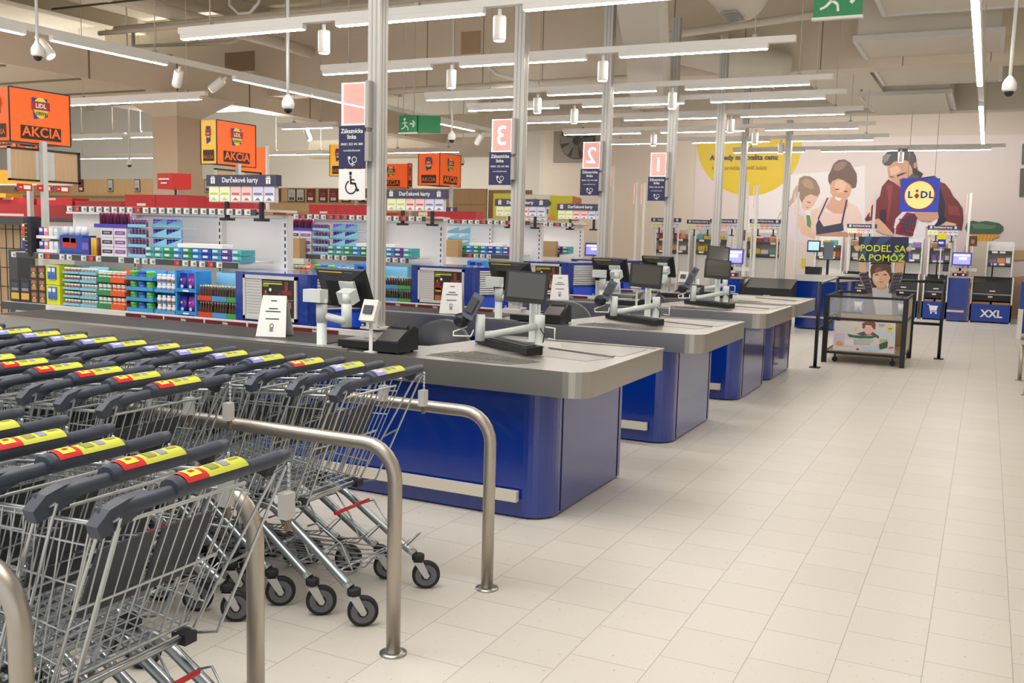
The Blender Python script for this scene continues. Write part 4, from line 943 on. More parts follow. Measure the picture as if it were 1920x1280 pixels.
# ---- middle shelf
ms = 1.306
for r_ in range(2):
    z = ms+r_*.115
    tray('pen_display', -7.2, -6.95, 5.54, 5.68, z, .11, .03, '#e8e8ec', 'white tray of packets, %s tier, left end of the middle shelf' % ['lower', 'upper'][r_], 'white packet trays', 'mid')
    for k in range(4): carton('small_packet', -7.19+k*.06, -7.14+k*.06, 5.56, 5.6, z+.006, z+.1, ['#5a4fb8', '#e58a90', '#dfe8e6', '#c8d4dc'][k], '%s packet in the %s white tray' % (['violet', 'pink', 'mint', 'pale blue'][k], ['lower', 'upper'][r_]), 'packet', row='mid', bands=((.1, .9, .6, .9, '#f0f0f4'),))
carton('blue_box', -6.94, -6.67, 5.56, 5.7, ms, ms+.155, '#1f4fae', 'blue open box showing red items on the middle shelf', bands=((.12, .75, .3, .85, '#b8342c'), (.15, .45, .62, .85, '#5a2830'), (.5, .72, .6, .84, '#5a2830'), (0, 1, 0, .12, '#183c8a')), row='mid')
for k in range(4): lathe_item('silver_pouch', -6.92+k*.07, 5.62, ms+.157, None, (('pouch', [(.03, 0), (.034, .03), (.02, .07)], '#cdd2dc'),), 'silvery pouch lying on the blue box, %s' % ['first', 'second', 'third', 'fourth'][k], 'pouch', 'silvery pouches on the blue box', 'mid')
carton('purple_box', -6.66, -6.57, 5.54, 5.68, ms, ms+.14, '#3f3a92', 'narrow purple box beside the yellow tubes', row='mid', bands=((.1, .9, .3, .7, '#6a66c0'),))
for k in range(2): lathe_item('yellow_tube', -6.545+k*.035, 5.56, ms, None, (('tube', [(.016, 0), (.016, .14)], '#d9b23a'),), 'yellow cardboard tube, %s' % ['left one', 'right one'][k], 'tube', 'yellow tubes on the middle shelf', 'mid')
for k in range(2): lathe_item('maroon_can', -6.475+k*.035, 5.56, ms, None, (('can', [(.016, 0), (.016, .14)], '#6d2c40'),), 'slim maroon can, %s of the pair beside the yellow tubes' % ['left', 'right'][k], 'can', 'slim maroon cans', 'mid')
for r_ in range(3):
    for c_ in range(2): carton('tissue_pack', -6.43+c_*.145, -6.29+c_*.145, 5.54, 5.7, ms+r_*.075, ms+r_*.075+.073, '#d8d4e0', 'white pack with %s print, %s, %s column' % (['black', 'purple'][c_], ['bottom', 'middle', 'top'][r_], ['left', 'right'][c_]), 'pack', 'stacked tissue packs', 'mid', bands=((.1, .9, .3, .7, ['#3a3440', '#8a4a9a'][c_]), (.25, .75, .42, .58, '#e8e4ee')))
tray('purple_tray', -6.53, -6.16, 5.56, 5.68, ms+.226, .03, .03, '#4a44b0', 'violet tray of tall maroon cans, upper middle shelf', None, 'mid')
for k in range(9): lathe_item('maroon_spray_can', -6.51+k*.04, 5.62, ms+.231, None, (('can', [(.017, 0), (.017, .11), (.012, .118)], ['#8a3a62', '#6d2e4e'][k % 2]), ('cap', [(.012, .118), (.012, .135)], '#d8c8d0')), 'tall maroon can in the violet tray', 'can', 'tall maroon cans in the violet tray', 'mid')
for r_ in range(4):
    z = ms+r_*.078
    for c_ in range(2):
        x0 = -6.13+c_*.0
    t = good('cyan_display_tray', 'light blue display tray of purple cans, tier %s' % ['one', 'two', 'three', 'four'][r_], 'display tray', (-5.97, 5.65, z), 'light blue purple-can trays', 'mid')
    m = pc('#86c4e2'); b = MB()
    b.box(-6.13, -5.62, 5.6, 5.76, z, z+.004, m).box(-6.13, -5.93, 5.54, 5.6, z, z+.004, m).box(-6.13, -5.93, 5.54, 5.543, z, z+.026, m)
    b.prism_dir([(-5.93, 5.6, z), (-5.775, 5.6, z), (-5.775, 5.6, z+.074), (-5.93, 5.6, z+.026)], (0, .003, 0), m); b.prism_dir([(-5.775, 5.6, z), (-5.62, 5.6, z), (-5.62, 5.6, z+.074), (-5.775, 5.6, z+.026)], (0, .003, 0), m)
    WB_(b, 'tray', t)
    for k in range(13): lathe_item('purple_can', -6.11+k*.038, 5.57 if k < 5 else 5.625, z+.005, None, (('can', [(.015, 0), (.015, .052)], '#5a3f9a' if k > 4 else '#6a3a62'), ('lid', [(.014, .052), (.014, .066)], '#b8a0c8' if k < 5 else '#4a3fb0')), 'purple can in a light blue display tray, tier %s' % ['one', 'two', 'three', 'four'][r_], 'can', 'purple cans, tier %d' % (r_+1), 'mid')
GUM = [('#4fa0a0', 'teal'), ('#58a8a4', 'sea green'), ('#2f9a58', 'green'), ('#3a8ad6', 'sky blue'), ('#2c8f4c', 'leaf green'), ('#2f7fd0', 'bright blue'), ('#1f3fae', 'royal blue'), ('#3f8fc0', 'turquoise blue'), ('#6a3a9a', 'purple'), ('#52b0b0', 'pale teal')]
for k, (h, cn) in enumerate(GUM):
    x0 = -5.93+k*.098
    for r_ in range(2):
        carton('gum_box', x0, x0+.093, 5.53, 5.59 if k < 4 else 5.68, ms+r_*.046, ms+r_*.046+.044, h, '%s gum box on the middle shelf, %s layer' % (cn, ['lower', 'upper'][r_]), 'gum box', 'gum boxes in two layers', 'mid', bands=((.08, .6, .45, .85, '#cfe6ea'), (.1, .9, .12, .25, '#1d3050')))
carton('long_white_box', -5.6, -5.15, 5.54, 5.66, ms+.093, ms+.125, '#f3f1ee', 'long flat white box lying on the gum boxes', row='mid')
# ---- under and on the top shelf
carton('red_gift_box', -6.22, -5.55, 5.6, 5.8, 1.702, 1.8, '#a51820', 'wide dark red box on the top shelf behind the nearest checkout', row='top', bands=((.2, .34, .1, .3, '#c8c0b0'), (.49, .5, 0, 1, '#8a1218')))
for k, (a, b_, h) in enumerate(((-6.3, -5.98, '#8f1a22'), (-5.95, -5.6, '#a51820'), (-5.57, -5.25, '#92203a'), (-5.2, -5.02, '#7a2038'), (-4.98, -4.84, '#d88a2a'))):
    carton('slim_red_box', a, b_, 5.75, 5.9, 1.665, 1.683, h, 'thin %s carton under the top shelf, %s from the left' % (['dark red', 'red', 'plum red', 'wine', 'orange'][k], ['first', 'second', 'third', 'fourth', 'fifth'][k]), row='top', group='thin cartons under the top shelf')
random.seed(11)
for k in range(9):
    a = -5.5+k*.025
XLIM = {1: (-6.62, .06), 2: (-6.05, .09), 3: (-5.62, .1)}
for i in (1, 2, 3):
    lim, dx = XLIM[i]
    for (t, rowk) in list(GOODS):
        l = t.location
        if l.x < lim: continue
        if i > 1 and rowk == 'base' and l.x < -5.7: continue
        if i == 3 and rowk == 'base': continue
        if i >= 2 and t.name.startswith(('purple_can', 'maroon_spray')) : continue
        lb = t['label']
        for a, b_ in ((' on the middle shelf', ''), (' from the left', ''), (' behind the nearest checkout', '')): lb = lb.replace(a, b_)
        ws = lb.split()[:13]
        c_ = copy_thing(t, (l.x+dx, l.y+DY[i], l.z), ' '.join(ws).rstrip(',')+', at %s' % LANE[i])
        if 'group' in t: c_['group'] = t['group']+' at '+LANE[i]
for i in (1, 2, 3):
    D = DY[i]; dx = XLIM[i][1]
    t = wthing('brown_carton', 'plain brown cardboard carton beside the slotted upright at %s' % LANE[i], 'box', (-6.2, 5.7+D, 1.2), 'brown cartons on the racks')
    x0 = [0, -6.42, -5.88, -5.3][i]
    WB_(MB().box(x0, x0+.3, 5.4+D, 5.5+D, 1.26, 1.46, cardb), 'carton', t); WB_(MB().box(x0, x0+.3, 5.398+D, 5.4+D, 1.35, 1.353, mat('tape_brown', '#a58a60', .6)), 'tape_line', t)
# wire hook wall at far left
t = wthing('hook_grid_wall', 'black wire grid with oak slats at the far left edge', 'display stand', (-8.4, 6.1, 0))
WB_(MB().box(-9.3, -7.95, 6.1, 6.13, .0, 1.55, wood), 'oak_panel', t)
g = MB()
for k in range(14): g.box(-9.3+k*.1, -9.294+k*.1, 6.06, 6.066, .3, 1.58, ink)
for k in range(7): g.box(-9.3, -7.95, 6.052, 6.058, .4+k*.18, .408+k*.18, ink)
WB_(g, 'wire_grid', t); WB_(MB().box(-9.3, -7.9, 5.95, 6.1, 1.53, 1.6, rack_grey), 'top_rail', t)
WB_(MB().box(-8.05, -7.93, 5.9, 6.06, 0.2, 1.3, rack_grey), 'side_post', t)
for r_ in range(2):
    for k in range(3):
        h = [['#d2452a', '#b8d82a', '#3a2f7a'], ['#2a3f9a', '#4a4f9a', '#d86a2a']][r_][k]
        carton('battery_pack', -7.46+k*.075, -7.4+k*.075, 5.6, 5.62, ms+.02+(1-r_)*.12, ms+.12+(1-r_)*.12, h, '%s blister pack hanging at the far left, %s row' % ([['orange red', 'lime', 'indigo'], ['navy', 'slate blue', 'orange']][r_][k], ['upper', 'lower'][r_]), 'pack', row='none', bands=((.2, .8, .75, .95, '#e8e8e8'),))
t = wthing('black_card_strip', 'tall black strip with yellow rings beside the white packet trays', 'display strip', (-7.28, 5.6, ms))
WB_(MB().box(-7.25, -7.21, 5.5, 5.6, ms-.03, ms+.3, ink).box(-7.29, -7.25, 5.5, 5.52, ms, ms+.27, black), 'strip', t)
g = MB()
for k in range(7): g.box(-7.285, -7.255, 5.497, 5.499, ms+.02+k*.036, ms+.026+k*.036, pc('#c8a02a'))
WB_(g, 'yellow_marks', t)

# LED strips under the shelves
for i in range(4):
    D = DY[i]
    for z, p in ((1.67, 3.2), (1.28, 2.2)):
        top_light('shelf_led', (-5.75, 5.62+D, z), 1.9, .03, p, rot=(math.radians(12), 0, 0))
# flat printed artwork: outlines in metres (x, z) on their own printed panels
MURAL = [('soft_white_wall', '#ddd7d6', [(-5.148, 1.834), (-5.086, 2.677), (-4.171, 2.989), (-3.374, 3.048), (-2.551, 3.184), (-2.449, 1.588), (-5.131, 1.516)]), ('yellow_disc', '#d3b627', [(-6.339, 3.804), (-6.335, 3.73), (-6.326, 3.634), (-6.31, 3.538), (-6.286, 3.443), (-6.255, 3.35), (-6.216, 3.26), (-6.17, 3.172), (-6.118, 3.088), (-6.059, 3.007), (-5.995, 2.932), (-5.925, 2.861), (-5.849, 2.796), (-5.77, 2.737), (-5.686, 2.684), (-5.599, 2.637), (-5.509, 2.597), (-5.417, 2.565), (-5.323, 2.54), (-5.228, 2.522), (-5.132, 2.511), (-5.037, 2.508), (-4.943, 2.513), (-4.849, 2.524), (-4.758, 2.543), (-4.669, 2.57), (-4.584, 2.603), (-4.501, 2.642), (-4.423, 2.688), (-4.349, 2.741), (-4.28, 2.799), (-4.216, 2.862), (-4.158, 2.93), (-4.105, 3.003), (-4.059, 3.08), (-4.019, 3.16), (-3.986, 3.244), (-3.96, 3.33), (-3.94, 3.418), (-3.928, 3.508), (-3.923, 3.599), (-3.925, 3.691), (-3.937, 3.797)]), ('girl_ponytail', '#b5a094', [(-3.976, 2.764), (-3.92, 2.682), (-3.977, 2.435), (-4.109, 2.269), (-4.304, 2.101), (-4.407, 1.901), (-4.326, 2.121), (-4.173, 2.31), (-4.081, 2.475), (-4.049, 2.64)]), ('girl_dress', '#d3c8d0', [(-4.09, 2.29), (-3.932, 2.353), (-3.842, 2.211), (-3.736, 2.109), (-3.706, 1.946), (-3.631, 1.7), (-3.678, 1.472), (-3.922, 1.486), (-4.378, 1.578), (-4.396, 1.891), (-4.243, 2.102)]), ('plant_leaf', '#5f8a52', [(-3.735, 2.089), (-3.654, 2.08), (-3.614, 1.906), (-3.624, 1.742), (-3.695, 1.75)]), ('girl_arm', '#d8b49c', [(-3.917, 2.107), (-3.794, 2.067), (-3.721, 1.863), (-3.492, 1.704), (-3.291, 1.668), (-3.306, 1.585), (-3.563, 1.558), (-3.81, 1.655), (-3.926, 1.9)]), ('girl_face', '#d9b39e', [(-3.858, 2.477), (-3.762, 2.55), (-3.644, 2.581), (-3.49, 2.501), (-3.552, 2.378), (-3.587, 2.296), (-3.682, 2.213), (-3.78, 2.181), (-3.856, 2.272)]), ('girl_hair', '#8f7766', [(-3.948, 2.805), (-3.933, 2.907), (-3.836, 2.964), (-3.705, 2.952), (-3.571, 2.866), (-3.482, 2.704), (-3.461, 2.582), (-3.519, 2.5), (-3.662, 2.556), (-3.779, 2.498), (-3.851, 2.354), (-3.908, 2.477), (-3.948, 2.641)]), ('girl_hair_light', '#a88f7c', [(-3.88, 2.846), (-3.783, 2.907), (-3.659, 2.846), (-3.59, 2.683), (-3.668, 2.662), (-3.812, 2.723)]), ('girl_eye', '#5c4338', [(-3.732, 2.392), (-3.651, 2.373), (-3.66, 2.352), (-3.731, 2.372)]), ('girl_mouth', '#b5655a', [(-3.755, 2.263), (-3.685, 2.274), (-3.704, 2.243)]), ('woman_arm', '#dcbfb0', [(-3.641, 2.193), (-3.446, 2.277), (-3.474, 2.073), (-3.506, 1.949), (-3.512, 1.703), (-3.59, 1.681)]), ('woman_shirt', '#dfc3ba', [(-3.34, 2.482), (-3.223, 2.503), (-3.293, 2.36), (-3.361, 2.176), (-3.123, 2.139), (-2.891, 2.183), (-2.857, 2.405), (-2.666, 2.287), (-2.56, 2.128), (-2.529, 1.948), (-2.602, 1.886), (-2.95, 1.879), (-3.017, 1.695), (-3.489, 1.663), (-3.541, 1.867), (-3.514, 2.072), (-3.448, 2.297)]), ('woman_neck', '#cc9f8a', [(-3.204, 2.503), (-3.06, 2.393), (-2.944, 2.414), (-2.881, 2.485), (-2.841, 2.305), (-2.946, 2.122), (-3.142, 2.139), (-3.326, 2.258)]), ('woman_apron', '#3a3d55', [(-3.46, 2.012), (-3.341, 1.84), (-2.934, 1.93), (-2.904, 1.758), (-3.329, 1.646), (-3.488, 1.642), (-3.511, 1.867)]), ('apron_strap', '#3a3d55', [(-3.305, 2.482), (-3.276, 2.474), (-3.458, 1.981), (-3.486, 2.011)]), ('apron_strap', '#3a3d55', [(-2.898, 2.441), (-2.864, 2.437), (-2.936, 1.91), (-2.976, 1.919)]), ('woman_face', '#d09c80', [(-3.257, 2.796), (-3.169, 2.896), (-3.014, 2.91), (-2.853, 2.806), (-2.793, 2.686), (-2.831, 2.526), (-2.934, 2.4), (-3.06, 2.389), (-3.172, 2.473), (-3.239, 2.604)]), ('woman_face_light', '#ddb297', [(-3.146, 2.846), (-3.011, 2.866), (-2.908, 2.766), (-2.956, 2.605), (-3.072, 2.585), (-3.156, 2.685)]), ('woman_hair', '#6b564e', [(-3.31, 2.967), (-3.259, 3.088), (-3.209, 3.228), (-3.116, 3.308), (-2.981, 3.32), (-2.861, 3.246), (-2.797, 3.146), (-2.711, 3.006), (-2.692, 2.846), (-2.712, 2.707), (-2.778, 2.686), (-2.831, 2.766), (-2.972, 2.862), (-3.091, 2.902), (-3.215, 2.846), (-3.263, 2.765), (-3.303, 2.846)]), ('woman_hair_light', '#8a7164', [(-3.188, 3.208), (-3.037, 3.287), (-2.919, 3.246), (-2.989, 3.127), (-3.101, 3.067), (-3.2, 3.088)]), ('woman_smile', '#f1e6e0', [(-3.141, 2.503), (-2.986, 2.46), (-3.042, 2.413), (-3.112, 2.439)]), ('woman_eye', '#4a332c', [(-3.146, 2.681), (-3.058, 2.673), (-3.066, 2.649), (-3.139, 2.657)]), ('woman_eye', '#4a332c', [(-2.959, 2.642), (-2.87, 2.622), (-2.882, 2.602), (-2.957, 2.617)]), ('board_edge', '#b98d70', [(-3.489, 1.653), (-3.058, 1.73), (-2.515, 1.727), (-2.51, 1.637), (-3.286, 1.586)]), ('man_hair_back', '#2c2a2c', [(-2.048, 3.556), (-1.949, 3.6), (-1.803, 3.611), (-1.634, 3.556), (-1.531, 3.371), (-1.474, 3.08), (-1.36, 3.003), (-1.407, 2.886), (-1.578, 3.003), (-1.634, 3.275), (-2.189, 3.28), (-2.159, 3.397)]), ('man_face', '#c4967a', [(-2.088, 3.161), (-1.983, 3.269), (-1.819, 3.306), (-1.689, 3.286), (-1.586, 3.12), (-1.556, 2.945), (-1.678, 2.847), (-1.732, 2.691), (-1.816, 2.71), (-1.936, 2.837), (-2.053, 2.926)]), ('man_face_light', '#d9ae90', [(-2.048, 3.122), (-1.884, 3.18), (-1.804, 3.082), (-1.873, 3.004), (-2.0, 2.965)]), ('man_hair', '#4c4745', [(-2.196, 3.251), (-2.186, 3.378), (-2.106, 3.446), (-1.942, 3.483), (-1.721, 3.49), (-1.583, 3.469), (-1.529, 3.294), (-1.501, 3.207), (-1.532, 3.129), (-1.607, 3.149), (-1.688, 3.276), (-1.819, 3.3), (-1.964, 3.259), (-2.033, 3.181), (-2.145, 3.181)]), ('man_hair_grey', '#85807d', [(-2.184, 3.358), (-2.105, 3.432), (-2.03, 3.416), (-2.095, 3.279), (-2.166, 3.221)]), ('man_ear', '#b98068', [(-1.566, 3.217), (-1.514, 3.255), (-1.49, 3.177), (-1.513, 3.11), (-1.56, 3.129)]), ('man_beard', '#5c4c47', [(-1.828, 2.886), (-1.681, 2.896), (-1.578, 3.003), (-1.447, 2.945), (-1.416, 2.886), (-1.751, 2.847), (-1.732, 2.691), (-1.795, 2.73)]), ('man_brow', '#3a302c', [(-1.889, 2.974), (-1.763, 3.023), (-1.672, 3.033), (-1.761, 2.984), (-1.868, 2.935)]), ('man_eye', '#3a302c', [(-2.027, 2.955), (-1.942, 2.935), (-1.941, 2.916), (-2.016, 2.93)]), ('dark_vest', '#26263a', [(-1.427, 2.915), (-1.123, 2.963), (-1.026, 2.848), (-0.89, 2.694), (-0.872, 2.193), (-0.959, 1.901), (-1.068, 1.918), (-1.053, 2.21), (-1.708, 2.2), (-1.754, 2.886)]), ('man_shirt_left', '#6e2a30', [(-2.051, 2.886), (-1.934, 2.818), (-1.759, 2.691), (-1.708, 2.2), (-1.846, 2.04), (-1.86, 1.703), (-2.04, 1.878), (-2.071, 2.056), (-2.257, 2.023), (-2.444, 1.97), (-2.48, 2.019), (-2.382, 2.191), (-2.352, 2.311), (-2.196, 2.531), (-2.171, 2.728)]), ('man_shirt_fold', '#8b3a40', [(-2.08, 2.768), (-1.95, 2.768), (-1.961, 2.374), (-1.992, 1.998), (-2.031, 2.017), (-2.017, 2.374)]), ('man_shirt_shadow', '#3b1f28', [(-2.175, 2.213), (-2.047, 2.255), (-2.032, 2.037), (-2.059, 1.877), (-2.182, 2.034)]), ('man_shirt_right', '#6c2c30', [(-1.052, 2.848), (-0.915, 2.79), (-0.818, 2.675), (-0.736, 2.522), (-0.641, 2.427), (-0.542, 2.275), (-0.508, 2.045), (-0.526, 1.813), (-0.672, 1.868), (-0.823, 2.0), (-0.885, 2.115), (-0.886, 2.386), (-0.997, 2.694)]), ('man_shirt_fold', '#883c3c', [(-0.83, 2.348), (-0.633, 2.312), (-0.566, 2.121), (-0.799, 2.155)]), ('white_tee', '#d8d0d8', [(-1.708, 2.2), (-1.624, 2.192), (-1.734, 2.042), (-1.831, 1.823), (-1.873, 1.842), (-1.846, 2.04)]), ('plaid_shirt', '#8d1d27', [(-1.633, 2.182), (-1.392, 2.146), (-1.427, 1.989), (-1.45, 1.792), (-1.506, 1.672), (-1.636, 1.685), (-1.824, 1.714), (-1.817, 1.883), (-1.716, 2.042)]), ('plaid_stripe', '#2b2f52', [(-1.749, 1.706), (-1.716, 1.707), (-1.613, 2.103), (-1.642, 2.103)]), ('plaid_stripe', '#2b2f52', [(-1.681, 1.747), (-1.648, 1.748), (-1.569, 2.112), (-1.599, 2.111)]), ('plaid_stripe', '#2b2f52', [(-1.614, 1.788), (-1.581, 1.789), (-1.526, 2.12), (-1.555, 2.12)]), ('plaid_stripe', '#2b2f52', [(-1.547, 1.829), (-1.513, 1.83), (-1.482, 2.129), (-1.512, 2.129)]), ('plaid_stripe', '#2b2f52', [(-1.479, 1.87), (-1.447, 1.871), (-1.439, 2.138), (-1.468, 2.137)]), ('plaid_stripe', '#33364f', [(-1.771, 2.042), (-1.436, 1.989), (-1.443, 1.959), (-1.779, 2.012)]), ('plaid_stripe', '#33364f', [(-1.743, 1.953), (-1.445, 1.9), (-1.452, 1.871), (-1.751, 1.923)]), ('plaid_stripe', '#33364f', [(-1.715, 1.865), (-1.453, 1.812), (-1.461, 1.782), (-1.722, 1.835)]), ('plaid_stripe', '#33364f', [(-1.687, 1.777), (-1.462, 1.723), (-1.469, 1.693), (-1.694, 1.747)]), ('child_chin', '#c49580', [(-1.488, 2.203), (-1.017, 2.21), (-0.986, 2.075), (-1.074, 1.995), (-1.328, 2.0), (-1.444, 2.106)]), ('child_tee', '#dedbe1', [(-1.381, 1.98), (-1.178, 1.945), (-1.006, 2.055), (-1.023, 1.919), (-1.228, 1.875), (-1.221, 1.562), (-1.482, 1.584), (-1.456, 1.792)]), ('vest_strap', '#1f2030', [(-1.068, 1.908), (-0.905, 2.154), (-0.833, 2.019), (-0.985, 1.89)]), ('man_arm', '#cfa48c', [(-2.342, 2.011), (-2.182, 2.034), (-2.062, 1.917), (-1.851, 1.693), (-1.895, 1.663), (-2.066, 1.698), (-2.261, 1.793)]), ('man_forearm', '#d6ae94', [(-0.915, 1.911), (-0.805, 1.991), (-0.642, 1.955), (-0.653, 1.859), (-0.85, 1.874)]), ('herb_pot_leaves', '#3c5a48', [(-0.433, 1.979), (-0.331, 2.029), (-0.225, 2.002), (-0.088, 2.024), (0.051, 2.007), (0.173, 1.981), (0.249, 1.916), (0.252, 1.831), (0.189, 1.763), (-0.416, 1.754), (-0.464, 1.872)]), ('herb_highlight', '#55785e', [(-0.361, 1.951), (-0.188, 1.974), (-0.013, 1.939), (0.124, 1.942), (0.096, 1.866), (-0.284, 1.857)]), ('pasta_bundle', '#c9922e', [(-0.328, 1.741), (0.173, 1.753), (0.202, 1.707), (0.053, 1.636), (0.125, 1.476), (-0.308, 1.472)]), ('pasta_strand', '#e0b257', [(-0.275, 1.733), (-0.261, 1.733), (-0.292, 1.482), (-0.306, 1.482)]), ('pasta_strand', '#e0b257', [(-0.205, 1.735), (-0.192, 1.735), (-0.229, 1.484), (-0.243, 1.484)]), ('pasta_strand', '#e0b257', [(-0.136, 1.736), (-0.122, 1.737), (-0.166, 1.486), (-0.18, 1.486)]), ('pasta_strand', '#e0b257', [(-0.067, 1.738), (-0.053, 1.738), (-0.104, 1.488), (-0.118, 1.488)]), ('pasta_strand', '#e0b257', [(0.002, 1.74), (0.016, 1.74), (-0.042, 1.49), (-0.056, 1.49)]), ('pasta_strand', '#e0b257', [(0.071, 1.741), (0.084, 1.742), (0.02, 1.492), (0.007, 1.491)]), ('slate_board', '#5a564d', [(0.476, 3.598), (0.648, 3.617), (0.681, 3.187), (0.489, 3.178)]), ('slate_board', '#5a564d', [(0.475, 3.102), (0.686, 3.123), (0.732, 2.529), (0.499, 2.527)]), ('jar_blur', '#a98250', [(-0.434, 1.504), (0.171, 1.522), (0.238, 0.634), (-0.471, 0.599)]), ('jar_glass', '#c9bfae', [(-0.338, 1.596), (0.085, 1.608), (0.209, 0.744), (-0.326, 0.719)]), ('wood_shelf_print', '#b99c73', [(0.378, 1.417), (0.864, 1.455), (0.879, 1.259), (0.393, 1.219)]), ('wood_cabinet_print', '#a58c6a', [(0.419, 0.865), (0.905, 0.931), (0.968, 0.118), (0.5, 0.066)])]
